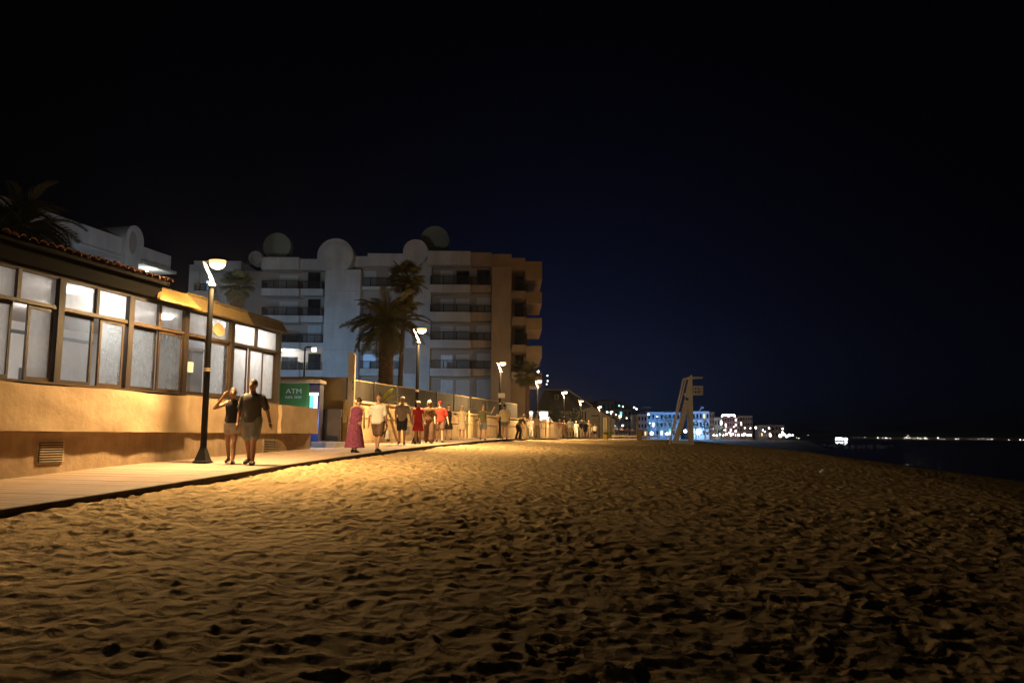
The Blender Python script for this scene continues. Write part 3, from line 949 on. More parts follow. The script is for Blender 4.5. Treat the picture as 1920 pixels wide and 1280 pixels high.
def arch_poly(px, py, r, base, Y, stretch=1.0, n=28):
    """outline of a horseshoe wall: circle centre/radius in photo pixels, flat foot at row base"""
    c = at(px, py, Y); k = (at(px + 10, py, Y).x - c.x) / 10
    rr = r * k; zb = at(px, base, Y).z
    a0 = math.asin(max(-1, min(1, (zb - c.z) / rr)))
    pts = []
    for i in range(n + 1):
        t = a0 + (math.pi - 2 * a0) * i / n
        pts.append(Vector((c.x + rr * math.cos(t), Y, c.z + rr * math.sin(t) * stretch)))
    return pts
def arch(px, py, r, base, Y, depth, m, rim=None, name="roof_arch", inner=0, par=apt):
    o = A(MB().prism(arch_poly(px, py, r, base, Y), (0, depth, 0)), name, m, par)
    if rim:
        pts = arch_poly(px, py, r, base, Y)
        pin = arch_poly(px, py, r - rim, base, Y)
        mb = MB()
        for i in range(len(pts) - 1):
            q = [pts[i], pts[i + 1], pin[i + 1], pin[i]]
            mb.prism([p + Vector((0, -.22, 0)) for p in q], (0, .215, 0))
        A(mb, "arch_rim", m, o if par is apt else par)
    return o
arch(519, 462, 26, 484, 91.6, 1.2, dome_m)
arch(815, 450, 27, 474, 91.6, 1.2, dome_m)
arch(480, 484, 13, 512, 91.0, 1.2, facade, rim=2.0)
arch(779.5, 472.5, 23.5, 497, 87.9, 1.2, facade, rim=3.2)
# stair tower with its arched head
tw_o = arch(629.5, 481, 34, 507, 88.4, 3.5, facade, rim=2.6, name="tower_arch")
A(MB().prism([p for p in arch_poly(634, 482, 27, 507, 87.95)], (0, .44, 0)), "arch_panel", facade, tw_o)
A(MB().pbox(605, 505, 672, GND, 87.9, 91), "stair_tower", facade)
for yq in (545, 606, 655):
    A(MB().pbox(605, yq, 672, yq + .5, 87.885, 87.9), "render_joint", facade_b)

def balcony(x0, x1, yr, ys, yb, Y0, Y1, m, side=True):
    """railing top yr, slab front from ys down to yb (photo rows)"""
    b = A(MB().pbox(x0, ys, x1, yb, Y0, Y1), "balcony", m)
    a0 = at(x0, yr, Y0); a1 = at(x1, yr, Y0); zb = at((x0 + x1) / 2, ys, Y0).z
    rl = MB()
    yy = Y0 + .08
    xl, xr = a0.x + .06, a1.x - .06
    zt = (a0.z + a1.z) / 2
    rl.box((xl - .03, yy - .03, zt - .06), (xr + .03, yy + .03, zt))
    rl.box((xl - .03, yy - .02, zb + .08), (xr + .03, yy + .02, zb + .12))
    n = int((xr - xl) / .10)
    for k in range(n + 1):
        x = xl + (xr - xl) * k / n
        rl.box((x - .020, yy - .014, zb), (x + .020, yy + .014, zt - .06))
    for q in (xl, xl + (xr - xl) / 3, xl + (xr - xl) * 2 / 3, xr):
        rl.box((q - .035, yy - .035, zb), (q + .035, yy + .035, zt + .01))
    if side:
        for q in (xl, xr):
            rl.box((q - .02, yy + .03, zt - .06), (q + .02, Y1 - .1, zt))
            m_ = int((Y1 - yy) / .14)
            for k in range(1, m_):
                y = yy + (Y1 - .1 - yy) * k / m_
                rl.box((q - .014, y - .014, zb), (q + .014, y + .014, zt - .06))
    A(rl, "railing", iron, b)
    return b
def window(x0, y0, x1, y1, Y, kind="shutter", leaves=2, par=apt):
    m = {"shutter": shutter, "dark": darkglass, "blue": blue_pane, "dim": dim_pane}[kind]
    w = A(MB().pbox(x0 - .9, y0 - .9, x1 + .9, y1 + .4, Y - .03, Y - .002), "window", iron if kind == "dark" else frame_white, par)
    for k in range(leaves):
        q0 = x0 + (x1 - x0) * k / leaves; q1 = x0 + (x1 - x0) * (k + 1) / leaves
        if kind == "dim" or kind == "blue":
            A(MB().pbox(q0 + .25, y0, q1 - .25, y0 + (y1 - y0) * .5, Y - .06, Y - .035), "pane", m, w)
            A(MB().pbox(q0 + .25, y0 + (y1 - y0) * .5 + .4, q1 - .25, y1, Y - .06, Y - .035), "pane", shutter if k else m, w)
        else:
            A(MB().pbox(q0 + .25, y0, q1 - .25, y1, Y - .06, Y - .035), "pane", m, w)
    return w
# block above the cafe: balconies in pairs
for k, (yr, ys, yb) in enumerate(((525.5, 540.5, 554), (575.5, 591, 604), (625, 641.5, 653.5), (677.5, 693, 706))):
    balcony(490, 560, yr, ys, yb, 87.7, 90, facade)
    balcony(560.3, 605, yr + 1.5, ys + .6, yb - .3, 88.6, 90, facade)
    if k < 3:
        window(525, yr - 9 + (12 if k == 2 else 0), 557, ys, 90, "shutter" if k != 2 else "dark", 2)
        A(MB().pbox(517, yr - 8, 523.5, ys, 89.9, 89.99), "door_reveal", facade_b)
    else:
        window(528, yr - 8, 557, ys, 90, "dark", 4)
    window(578, yr - 14, 600, ys, 90, ("dark", "dark", "shutter", "dark")[k], 2)
# lit terrace lamp on the lowest balcony
A(MB().ball(at(532, 657, 88.6), .22, .22, .12), "balcony_lamp", cool_glow)
light("balcony_lamp_light", 'POINT', at(535, 660, 88.5), 330, (.93, .97, 1.0), None, shadow_soft_size=.2)
# middle recess behind the palms
for k, (yr, ys, yb) in enumerate(((521, 537, 543), (577, 591, 597), (625.5, 640, 655), (676.5, 691, 704))):
    balcony(663, 758, yr, ys, yb, 88.9, 90, facade)
    window(681, yr - 12, 704, ys, 90, ("shutter", "shutter", "shutter", "blue")[k], 2)
    window(730, yr - 12, 750, ys, 90, ("shutter", "shutter", "shutter", "dim")[k], 2)
# block by the corner
for k, (yr, ys, yb) in enumerate(((517, 533.5, 548), (570, 584.5, 602), (621.5, 637, 652), (674.5, 690.5, 705))):
    balcony(806, 882, yr, ys, yb, 87.2, 89.6, facade)
    balcony(882.3, 921, yr + 2, ys + .8, yb - .4, 88.3, 89.6, facade_warm)
    for j, (x0, x1) in enumerate(((827, 848), (856.5, 879), (895, 918))):
        kind = "shutter"
        if k == 0 and j > 0: kind = "dark"
        if k == 3 and j == 0: kind = "dim"
        window(x0, yr - 8.5 - (2 if j == 2 else 0), x1, ys, 89.6, kind, 2)
for j, (x0, x1) in enumerate(((827, 848), (856.5, 879), (895, 918))):
    window(x0, 713, x1, 745, 89.6, "dim" if j < 1 else "shutter", 2)
for x0, x1 in ((681, 704), (730, 750), (525, 557), (578, 600)):
    window(x0, 722, x1, 745, 90, "dark", 2)
# corner slabs that reach out over the side
def side_slab(x0, x1, y0, y1, Y0, Y1, m=facade_warm, name="balcony"): return A(MB().pbox(x0, y0, x1, y1, Y0, Y1), name, m)
side_slab(959.5, 985, 483.5, 505, 87.4, 95, name="parapet")
side_slab(985.3, 1016.5, 490, 524, 88.4, 97, name="parapet")
for yt, yb in ((545, 555), (594, 604), (646, 655.5), (697, 706)):
    s_ = side_slab(959.5, 986, yt, yt + 13, 87.3, 95)
    side_slab(986.3, 1016, yt + 2, yt + 24, 88.4, 97)
    rl = MB()
    a = at(964, yt - 21, 87.6); zb = at(964, yt, 87.6).z
    b = at(985, yt - 21, 87.6)
    rl.box((a.x, 87.5, a.z - .06), (b.x, 87.56, a.z)).box((b.x - .06, 87.5, a.z - .06), (b.x, 94, a.z))
    for q in range(12):
        x = a.x + (b.x - a.x) * q / 11
        rl.box((x - .014, 87.51, zb), (x + .014, 87.55, a.z - .06))
    for q in range(40):
        rl.box((b.x - .045, 87.6 + q * .16, zb), (b.x - .015, 87.63 + q * .16, a.z - .06))
    A(rl, "railing", iron, s_)
    window(966, yt - 38 if yt > 560 else yt - 36, 981, yt - .5, 91.5, "dark", 1)
# wing set back at the far end
A(MB().pbox(347, 496, 363, GND, 97, 104), "wall", facade)
A(MB().pbox(363.2, 507, 452, GND, 98, 104), "wall", facade)
A(MB().pbox(363.2, 489, 452, 508, 96.6, 104), "parapet", facade)
balcony(363.5, 398, 531, 545, 560, 96.2, 98, facade)
A(MB().pbox(375.3, 508, 378.2, 545, 96.4, 96.7), "column", facade)
w = window(386.5, 526, 396, 544.5, 98, "blue", 2)
A(MB().pbox(387, 526.5, 395.5, 532, 97.9, 97.93), "pane", emit("bright_blue_pane", (.55, .85, 1.0), 1.3), w)

# ---- assumed garden flood lights, unseen behind the low wall, added to wash the block
for k, (x, y, e, c, aim) in enumerate(((-12.2, 58, 12000, (.20, .52, 1.0), (-18.6, 88, 1)), (-13.5, 37, 11500, (.66, .80, 1.0), (-27, 89, 9)))):
    t = thing("garden_floodlight", ["post mounted garden floodlight aimed at the stair tower", "post mounted garden floodlight aimed at the balconies above the cafe"][k], "floodlight", (x, y, Z(-.3)), 0, "floodlights in the hotel garden")
    MB().tube([(0, 0, 0), (0, 0, 2.5)], .05).build("stem", black_metal, t)
    MB().box((-.14, -.05, 2.45), (.14, .06, 2.66)).build("housing", black_metal, t)
    d = Vector(aim) - Vector((x, y, Z(2.4)))
    light("floodlight_beam", 'SPOT', (0, .02, 2.75), e, c, t, rot=d.to_track_quat('-Z', 'Y').to_euler(), spot_size=R(74 if k == 0 else 68), spot_blend=1.0, shadow_soft_size=.5)

# ================================================================== WING BUILDING BEHIND THE CAFE
LB = Vector((at(160, 420, 75).x, 75, CZ))
lu = Vector((.22, 1, 0)).normalized()
lb = thing("hotel_wing", "white hotel wing whose top floor shows over the cafe roof, one balcony brightly lit", "building", LB, math.atan2(lu.y, lu.x))
# local x away from the camera, y inland, z relative to eye level (metres)
def L(mb, name, m, par=None, **k): return mb.build(name, m, par or lb, **k)
L(MB().box((-14, 1.6, -1), (12.2, 12, 17.0)), "wall", facade)
L(MB().box((-14, 0, 17.0), (5.3, 12, 18.9)), "parapet", facade)
L(MB().box((-14, -.15, 16.85), (5.35, 12.1, 17.05)), "drip_edge", facade)
L(MB().box((7.4, -.4, 17.0), (12.4, 12, 18.6)), "parapet", facade)
L(MB().box((7.3, -.8, 16.75), (12.9, 12.1, 17.02)), "drip_edge", facade)
L(MB().box((-14, -.2, 13.6), (5.3, 1.6, 14.2)), "balcony", facade)
bal = L(MB().box((6.0, -.6, 13.6), (12.6, 1.6, 14.2)), "balcony", facade)
rl = MB()
for x0, x1, yy in ((-14, 5.3, -.1), (6.0, 12.6, -.5)):
    rl.box((x0, yy, 15.1), (x1, yy + .06, 15.18))
    k = x0
    while k < x1:
        rl.box((k, yy + .01, 14.2), (k + .03, yy + .04, 15.1)); k += .16
L(rl, "railing", iron, bal)
n = 20
pts = []
for i in range(n + 1):
    t = math.pi * i / n
    pts.append((6.35 + 1.35 * math.cos(t), -.5, 18.9 + 1.5 * math.sin(t)))
pts += [(5.0, -.5, 16.9), (7.7, -.5, 16.9)]
ar = L(MB().prism(pts, (0, 3.5, 0)), "roof_arch", facade)
pin = [(6.35 + .55 * math.cos(2 * math.pi * i / n) - .3, -.52, 18.6 + 1.15 * math.sin(2 * math.pi * i / n)) for i in range(n)]
L(MB().prism(pin, (0, .018, 0)), "arch_recess", facade_b, ar)  # darker patch on the face, recess shade put into its colour
L(MB().box((5.35, -.3, 13.6), (7.35, 1.6, 17.0)), "pier", facade)
for x0, x1, m in ((-9.0, -7.4, darkglass), (-4.0, -2.6, shutter), (-2.0, -.6, blue_pane), (2.4, 4.2, darkglass), (8.0, 9.4, dim_pane), (10.6, 11.8, white_glow)):
    w = L(MB().box((x0 - .08, 1.52, 14.2), (x1 + .08, 1.595, 16.5)), "window", iron)
    L(MB().box((x0, 1.48, 14.25), ((x0 + x1) / 2 - .03, 1.515, 16.42)), "pane", m if m is not white_glow else dim_pane, w)
    L(MB().box(((x0 + x1) / 2 + .03, 1.48, 14.25), (x1, 1.515, 16.42)), "pane", m if m is not white_glow else dim_pane, w)
L(MB().ball((9.6, .5, 16.35), .25, .25, .2), "balcony_lamp", emit("balcony_lamp_glow", (.9, 1.0, .97), 26))
light("balcony_lamp_light", 'POINT', (9.6, .2, 16.0), 130, (.88, 1.0, .96), lb, shadow_soft_size=.2)
L(MB().box((10.9, .3, 14.2), (11.3, .8, 15.2)).ball((11.1, .55, 15.35), .2), "planter", iron)
t = thing("garden_floodlight", "short garden floodlight aimed at the hotel wing", "floodlight", (-25.0, 70, Z(-.3)), 0, "floodlights in the hotel garden")  # unseen lamp, assumed from the bluish light on the wing and added
MB().tube([(0, 0, 0), (0, 0, .5)], .03).build("stem", black_metal, t)
MB().box((-.14, -.05, .45), (.14, .06, .66)).build("housing", black_metal, t)
d = Vector((-38, 80, 16)) - Vector((-25, 70, Z(.4)))
light("floodlight_beam", 'SPOT', (0, .02, .72), 2400, (.62, .76, 1.0), t, rot=d.to_track_quat('-Z', 'Y').to_euler(), spot_size=R(90), spot_blend=.9, shadow_soft_size=.15)

# ---- hotel path lamp with a bent arm
gl = thing("garden_lamp", "slim dark garden lamp with a bent arm before the balconies above the booth", "street lamp", (at(571, 705, 60).x, 60, Z(-.2)))
q0 = at(571, 705, 60); q1 = at(572, 652, 60); q2 = at(574.5, 650.5, 60); q3 = at(589, 650.5, 60)
P(MB().tube([(q1.x, 60, Z(-.3)), q1, q2, q3], .06, 8), "pole", black_metal, gl)
P(MB().box((q3.x - .15, 59.9, q3.z - .32), (q3.x + .15, 60.1, q3.z - .05)), "lamp_head", warm_glow, gl)
# ================================================================== PALMS AND PLANTS
def feather(name, Lf, m, droop=1.0, n=30, leaf=.42, seed=1):
    r = random.Random(seed)
    mb = MB()
    pts = []
    el, x, z = .0, 0.0, 0.0
    N = 12
    for k in range(N + 1):
        pts.append(Vector((x, 0, z)))
        el -= droop * .16 * (k / N + .25)
        x += Lf / N * math.cos(el); z += Lf / N * math.sin(el)
    mb.tube(pts, [.032 * (1 - .85 * k / N) for k in range(N + 1)], 4)
    def P_(t):
        f = t * N; i = min(int(f), N - 1); return pts[i].lerp(pts[i + 1], f - i), (pts[i + 1] - pts[i]).normalized()
    for k in range(n):
        t = .14 + .86 * k / n
        p, d = P_(t)
        ln = leaf * (math.sin(math.pi * min(1, .12 + t * .88)) ** .6 + .12) * r.uniform(.85, 1.1)
        for sgn in (-1, 1):
            side = Vector((0, sgn, 0))
            dirv = (d * .75 + side * .75 + Vector((0, 0, r.uniform(.05, .35)))).normalized()
            dn = (dirv + Vector((0, 0, -.55))).normalized()
            w = d * .007
            a = p + dirv * ln * .5
            b = a + dn * ln * .5
            mb.add([p - w, p + w, a + w * 1.1, a - w * 1.1, b], [(0, 1, 2, 3), (3, 2, 4)])
    return mb.mesh(name, m, fix=False)

def fan(name, m, rad=.62, pet=.75, n=18, seed=2):
    r = random.Random(seed)
    mb = MB()
    mb.tube([(0, 0, 0), (pet * .5, 0, .03), (pet, 0, .0)], [.022, .016, .012], 4)
    for k in range(n):
        a = -2.0 + 4.0 * k / (n - 1)
        d = Vector((math.cos(a), math.sin(a), .05 + r.uniform(-.05, .05)))
        ln = rad * (1 - .22 * abs(a) / 2) * r.uniform(.9, 1.05)
        p = Vector((pet, 0, 0)); s = Vector((-math.sin(a), math.cos(a), 0)) * .035
        q = p + d * ln * .62
        e = q + (d + Vector((0, 0, -.7))).normalized() * ln * .38
        mb.add([p, q - s, q + s, e], [(0, 1, 2), (1, 3, 2)])
    return mb.mesh(name, m, fix=False)

def palm(name, label, base, top_z, r0, r1, meshes, n, spread_, scale, cat="palm tree", lean=(0, 0), rings=True, low=-1.0, high=1.35, seed=4, skirt=0, skirt_mesh=None):
    r = random.Random(seed)
    t = thing(name, label, cat, base)
    H = top_z - base[2]
    mb = MB()
    N = max(8, int(H / .18)) if rings else 10
    rr = []
    for k in range(N + 1):
        f = k / N
        rad = r0 + (r1 - r0) * f
        w = 1.0 + (.10 if (k % 2 and rings) else 0)
        rr.append(((lean[0] * f * f, lean[1] * f * f, H * f), (rad * w, 0, 0), (0, rad * w, 0)))
    mb.loft(rr, 12)
    if rings:   # cut leaf bases
        for k in range(int(H / .13)):
            for q in range(7):
                a = 2 * math.pi * (q + .5 * (k % 2)) / 7 + r.uniform(-.1, .1)
                f = k * .13 / H
                rad = (r0 + (r1 - r0) * f)
                p = Vector((lean[0] * f * f + rad * .93 * math.cos(a), lean[1] * f * f + rad * .93 * math.sin(a), k * .13))
                o = Vector((math.cos(a), math.sin(a), 0)); s = Vector((-math.sin(a), math.cos(a), 0)) * .07
                mb.add([p - s, p + s, p + o * .08 + Vector((0, 0, .12)), p + Vector((0, 0, .16))], [(0, 1, 2), (0, 2, 3), (1, 3, 2)])
    mb.build("trunk", trunk_m, t)
    c = Vector((lean[0], lean[1], H))
    for k in range(n):
        f = (k + .5) / n
        el = high + (low - high) * f ** spread_ + r.uniform(-.12, .12)
        az = k * 2.39996 + r.uniform(-.2, .2)
        s = scale * r.uniform(.82, 1.08) * (1.0 if el < .9 else .85)
        o = link("frond", meshes[k % len(meshes)], t)
        o.matrix_basis = Matrix.Translation(c + Vector((0, 0, r.uniform(-.1, .15)))) @ Matrix.Rotation(az, 4, 'Z') @ Matrix.Rotation(-el, 4, 'Y') @ Matrix.Rotation(r.uniform(-.35, .35), 4, 'X') @ Matrix.Scale(s, 4)
    for k in range(skirt):
        el = r.uniform(-1.5, -1.0); az = k * 2.4 + r.uniform(-.3, .3)
        o = link("dead_frond", skirt_mesh, t)
        o.matrix_basis = Matrix.Translation(c + Vector((0, 0, -r.uniform(.1, 1.1)))) @ Matrix.Rotation(az, 4, 'Z') @ Matrix.Rotation(-el, 4, 'Y') @ Matrix.Scale(scale * r.uniform(.7, 1), 4)
    return t
fe = [feather("frond", 1.0, frond_m, droop=d, seed=s, leaf=.23, n=46) for d, s in ((.9, 1), (1.4, 2), (.5, 3))]
fdk = [feather("frond", 1.0, frond_shaded, droop=d, seed=s, leaf=.23, n=46) for d, s in ((.9, 11), (1.4, 12))]
fn = [fan("frond", frond_m, seed=5, n=20), fan("frond", frond_m, rad=.7, pet=.6, seed=6, n=22)]
fd = fan("dead_frond", frond_dry, seed=8)
def gpt(px, y, rel=-.25): return Vector(((px - 960) / F * y * .9937, y, Z(rel)))
b = gpt(722, 45)
palm("date_palm", "stout date palm with a wide feathery crown in front of the stair tower", b, at(722, 608, 45).z, .40, .36, fe, 58, .95, 2.7, low=-.42, high=1.45, seed=3)
b = gpt(748, 53)
palm("fan_palm", "tall slim fan palm rising behind the date palm", b, at(757, 522, 53).z, .16, .12, fn, 46, 1.0, 1.18, lean=(.35, 0), rings=False, low=-1.0, high=1.45, seed=9, skirt=22, skirt_mesh=fd)
b = gpt(434, 62)
palm("fan_palm", "fan palm showing over the reed edge of the cafe roof beside the first lamp", b, at(434, 535, 62).z, .22, .2, fn, 44, 1.0, 1.25, rings=False, low=-1.3, high=1.45, seed=12, skirt=18, skirt_mesh=fd)
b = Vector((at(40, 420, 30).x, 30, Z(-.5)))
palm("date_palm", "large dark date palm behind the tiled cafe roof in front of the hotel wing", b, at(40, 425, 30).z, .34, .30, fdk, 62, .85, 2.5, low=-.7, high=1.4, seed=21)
b = gpt(990, 74)
palm("fan_palm", "small dark fan palm beside the apartment corner and the pale headed lamp", b, at(992, 702, 74).z, .20, .17, fn, 40, 1.0, 1.2, rings=False, low=-1.0, high=1.45, seed=31)

def leafy(name, label, base, n, ln, w, m, seed, cat="plant", el=(.5, 1.3)):
    r = random.Random(seed)
    t = thing(name, label, cat, base)
    for k in range(n):
        az = k * 2.4 + r.uniform(-.4, .4); e = r.uniform(*el); L_ = ln * r.uniform(.7, 1.1)
        mb = MB(); pts = []
        N = 7; x = z = 0; a = e
        vs = []; fs = []
        for i in range(N + 1):
            f = i / N
            hw = w * (math.sin(math.pi * min(1, max(0, (f - .25) / .75))) ** .7 if f > .25 else .06)
            hw = max(hw, .008)
            vs += [(x, -hw, z), (x, 0, z - hw * .35), (x, hw, z)]
            x += L_ / N * math.cos(a); z += L_ / N * math.sin(a); a -= .16
        for i in range(N):
            fs += [(3 * i, 3 * i + 1, 3 * i + 4, 3 * i + 3), (3 * i + 1, 3 * i + 2, 3 * i + 5, 3 * i + 4)]
        o = mb.add(vs, fs).build("leaf", m, t, fix=False)
        o.rotation_euler = (0, 0, az)
    return t
def on_wall(y, off=3.9): 
    p = wall_pt(y, off); p.z = Z(.55); return p
leafy("broad_leaf_plant", "yellow green broad leaved plant rising behind the low wall near the white shirt walker", on_wall(33.4, 3.36) + Vector((0, 0, .55)), 9, 1.15, .13, leaf_m, 3, el=(.6, 1.45))
leafy("broad_leaf_plant", "spiky young palm plant behind the wall and the walker with raised arm", on_wall(47.0, 3.9), 14, 1.7, .07, leaf_m, 5, el=(.4, 1.4))
leafy("broad_leaf_plant", "single clump of rounded leaves at the foot of the lamp with the plate", on_wall(49.6, 3.7), 7, 1.3, .26, leaf_m, 6, el=(.7, 1.4))

def bush(name, label, c, rx, ry, rz, n, leaf, m, seed, cat="tree"):
    r = random.Random(seed)
    t = thing(name, label, cat, (c[0], c[1], c[2]))
    mb = MB()
    cl = [(Vector((r.gauss(0, .45) * rx, r.gauss(0, .45) * ry, rz * (1 + r.gauss(0, .4)))), r.uniform(.3, .55)) for _ in range(22)]
    for k in range(n):
        cc, rr = r.choice(cl)
        d = Vector((r.gauss(0, 1), r.gauss(0, 1), r.gauss(0, 1))).normalized() * rr * r.uniform(.5, 1.0)
        p = cc + Vector((d.x * rx, d.y * ry, d.z * rz))
        if p.z < .05: p.z = abs(p.z) + .05
        a = Vector((r.gauss(0, 1), r.gauss(0, 1), r.gauss(0, 1))).normalized() * leaf
        b = a.cross(Vector((r.gauss(0, 1), r.gauss(0, 1), r.gauss(0, 1)))).normalized() * leaf * .55
        mb.add([p - a, p + b, p + a, p - b], [(0, 1, 2, 3)])
    mb.build("crown", m, t, fix=False)
    MB().tube([(0, 0, 0), (.05, 0, rz * .6), (0, .05, rz * 1.1)], [.12, .09, .05], 7).build("trunk", trunk_m, t)
    return t
p = gpt(1047, 112, -.25)
bush("dark_tree", "dark rounded tree in front of the dark roofed house", p, 2.0, 1.8, 2.0, 3400, .13, bush_m, 3)
p = gpt(1078, 118, -.25)
bush("dark_tree", "narrow dark tree at the near corner of the white gabled house", p, .9, 1.2, 1.7, 1500, .12, bush_m, 5)
p = gpt(1144, 150, -.25)
bush("garden_shrub", "small yellow green shrub by the corner of the white gabled house", p, .7, .6, .7, 700, .10, leaf_m, 6, "shrub")

# ================================================================== HOUSES ALONG THE WALK
def quad_house(): pass
Yh = 178.0
h = thing("gabled_house", "white house with a long sloping gable facing the boardwalk", "house", (at(1110, 817, Yh).x, Yh, Z(-.3)))
poly = [at(1076, 822, Yh), at(1153, 822, Yh), at(1153, 787, Yh), at(1126, 771, Yh), at(1091, 751, Yh), at(1074, 759, Yh)]
P(MB().prism(poly, (0, 12, 0)), "wall", white_pl, h)
rr = MB()
for (x0, y0), (x1, y1) in (((1071, 758), (1091, 748.3)), ((1091, 748.3), (1156, 786.5))):
    a, b_ = at(x0, y0, Yh - .5), at(x1, y1, Yh - .5)
    rr.prism([a, b_, b_ + Vector((0, 0, .25)), a + Vector((0, 0, .25))], (0, 13, 0))
P(rr, "roof", roof_m, h)
P(MB().pbox(1091, 771, 1093, 817, Yh - .2, Yh - .02).pbox(1097, 771, 1099, 817, Yh - .2, Yh - .02), "drainpipe", roof_m, h)
P(MB().pbox(1109, 778, 1122, 780, Yh - .5, Yh - .02), "door_canopy", roof_m, h)
d_ = P(MB().pbox(1111, 784, 1123, 817, Yh - .05, Yh - .01), "door", tan_wall, h)
w = P(MB().pbox(1130, 781, 1139, 814, Yh - .05, Yh - .01), "window", brown_lit, h)
P(MB().pbox(1131, 782, 1134, 812, Yh - .08, Yh - .055).pbox(1135, 782, 1138, 812, Yh - .08, Yh - .055), "pane", emit("amber_pane", (1.0, .55, .15), .35), w)
P(MB().pbox(1080, 776, 1083, 780, Yh - .1, Yh - .01), "vent", iron, h)
P(MB().pbox(1074, 814, 1153, 822, Yh - 1.5, Yh - .02), "terrace_base", plaster_low, h)
Yd = 168.0
h2 = thing("dark_roofed_house", "house with a broad dark tiled roof and one small dormer", "house", (at(1045, 817, Yd).x, Yd, Z(-.3)))
P(MB().pbox(1011, 768, 1082, 822, Yd, Yd + 10), "wall", white_pl, h2)
r0 = [at(1005, 769, Yd - .6), at(1092, 772, Yd - .6), at(1108, 766, Yd + 4), at(1063, 731, Yd + 5), at(1022, 730.5, Yd + 5)]
rf2 = MB()
rf2.prism([at(1005, 769, Yd - .6), at(1084, 771, Yd - .6), at(1063, 731, Yd + 5), at(1022, 730.5, Yd + 5)], (0, .3, .25))
rf2.prism([at(1084, 771, Yd - .6), at(1110, 762, Yd + 8), at(1063, 731, Yd + 5)], (0, .3, .25))
P(rf2, "roof", roof_m, h2)
P(MB().bar(at(1022, 730, Yd + 4.9), at(1064, 730.5, Yd + 4.9), .3, .25), "ridge", white_pl, h2)
P(MB().bar(at(1064, 730.5, Yd + 4.9), at(1111, 761.5, Yd + 8), .25, .2), "hip_ridge", white_pl, h2)
dm = P(MB().pbox(1040, 740, 1048, 748, Yd + 1.5, Yd + 4), "dormer", white_pl, h2)
P(MB().pbox(1042, 741.5, 1046, 747, Yd + 1.45, Yd + 1.48), "pane", darkglass, dm)
for x in (1018, 1030, 1042, 1054, 1066):
    P(MB().pbox(x, 776, x + 5, 790, Yd - .06, Yd - .01), "window", darkglass, h2)
# kiosk awning with strip lights behind the low wall
k = thing("kiosk", "small kiosk with a bright white strip light under its awning behind the low wall", "kiosk", (at(1018, 800, 100).x, 100, Z(-.2)))
P(MB().pbox(1012, 770, 1028, 772.5, 98, 101), "awning", frame_white, k)
P(MB().pbox(1011.5, 773, 1027, 778, 98.2, 98.6), "strip_light", white_glow, k)
P(MB().pbox(1012, 778.5, 1027, 800, 99, 101), "counter", white_pl, k)
k2 = thing("kiosk", "narrow kiosk with a thin lit shelf beside the palm trunk", "kiosk", (at(992, 800, 82).x, 82, Z(-.2)))
P(MB().pbox(987, 771.5, 999, 774, 81.5, 82), "strip_light", white_glow, k2)
P(MB().pbox(987, 774.3, 999, 800, 82, 83), "counter", white_pl, k2)
P(MB().ball(at(987.5, 763.5, 81.6), .09), "bulb", white_glow, k2)
P(MB().bar(at(987.5, 764, 81.8), at(987.5, 772, 81.8), .05).bar(at(994, 762, 81.8), at(994, 772, 81.8), .05).bar(at(987.5, 764, 81.8), at(994, 762, 81.8), .05), "frame", iron, k2)
wt = thing("white_parasol", "small white closed parasol beside the bright kiosk", "parasol", (at(1030, 795, 98).x, 98, Z(.2)))
q = at(1030, 780.5, 98)
P(MB().loft([(q, (.03, 0, 0), (0, .03, 0)), (q - Vector((0, 0, .4)), (.3, 0, 0), (0, .3, 0)), (q - Vector((0, 0, .6)), (.42, 0, 0), (0, .42, 0))], 10), "canopy", frame_white, wt)
P(MB().tube([q - Vector((0, 0, 1.9)), q - Vector((0, 0, .5))], .03, 6), "pole", iron, wt)
light("kiosk_light", 'POINT', at(1019, 780, 98), 120, (1, .97, .9), None, shadow_soft_size=.3)

# lights strung up the hill behind (three lit spots of a distant mast) 
ms = thing("lit_mast", "thin dark mast carrying small white lights behind the fan palm", "mast", gpt(1026, 190, 0))
for yy, xx in ((704, 1026.5), (714, 1026.8), (720, 1025)):
    P(MB().ball(at(xx, yy, 190), .14), "bulb", warm_glow if yy == 720 else white_glow, ms)
P(MB().bar(gpt(1026, 190.3, 0), at(1026, 703, 190.3), .12), "pole", iron, ms)
bl = thing("street_globe", "small pale globe light above the small dark fan palm", "lamp", at(1009, 696, 120))
P(MB().ball(at(1009, 696, 120), .18), "globe", white_glow, bl)
P(MB().bar(at(1009, 697.5, 120.1), gpt(1009, 120.1, -.3), .1), "pole", iron, bl)
tag(MB().pbox(1104, 744, 1108.5, 754, 260, 262).build("chimney_block", facade), "pale square chimney block above the roof of the white gabled house", "chimney")

# ================================================================== PEOPLE
skin_a = mat("lit_skin", (0.42, 0.23, 0.14), .6, .1, 6)  # middle skin tone, between tanned and fair
skin_b = mat("tanned_skin", (0.27, 0.14, 0.085), .6, .1, 6)
skin_c = mat("fair_skin", (0.52, 0.32, 0.21), .6, .1, 6)
CL = {}
def cloth(name, col, **k):
    if name not in CL: CL[name] = mat(name, col, .88, k.pop("var", .14), k.pop("scale", 9), .3, 35, **k)
    return CL[name]
black_c = cloth("black_cloth", (.012, .012, .014)); charcoal = cloth("charcoal_cloth", (.035, .034, .032)); cream = cloth("cream_cloth", (.62, .56, .45))
grey_c = cloth("grey_cloth", (.13, .14, .145)); white_c = cloth("white_cloth", (.72, .69, .60)); purple = cloth("purple_print", (.20, .045, .10), var=.7, scale=26)
brown_c = cloth("brown_cloth", (.13, .075, .05)); taupe = cloth("taupe_cloth", (.20, .15, .10)); navy = cloth("navy_cloth", (.018, .02, .03))
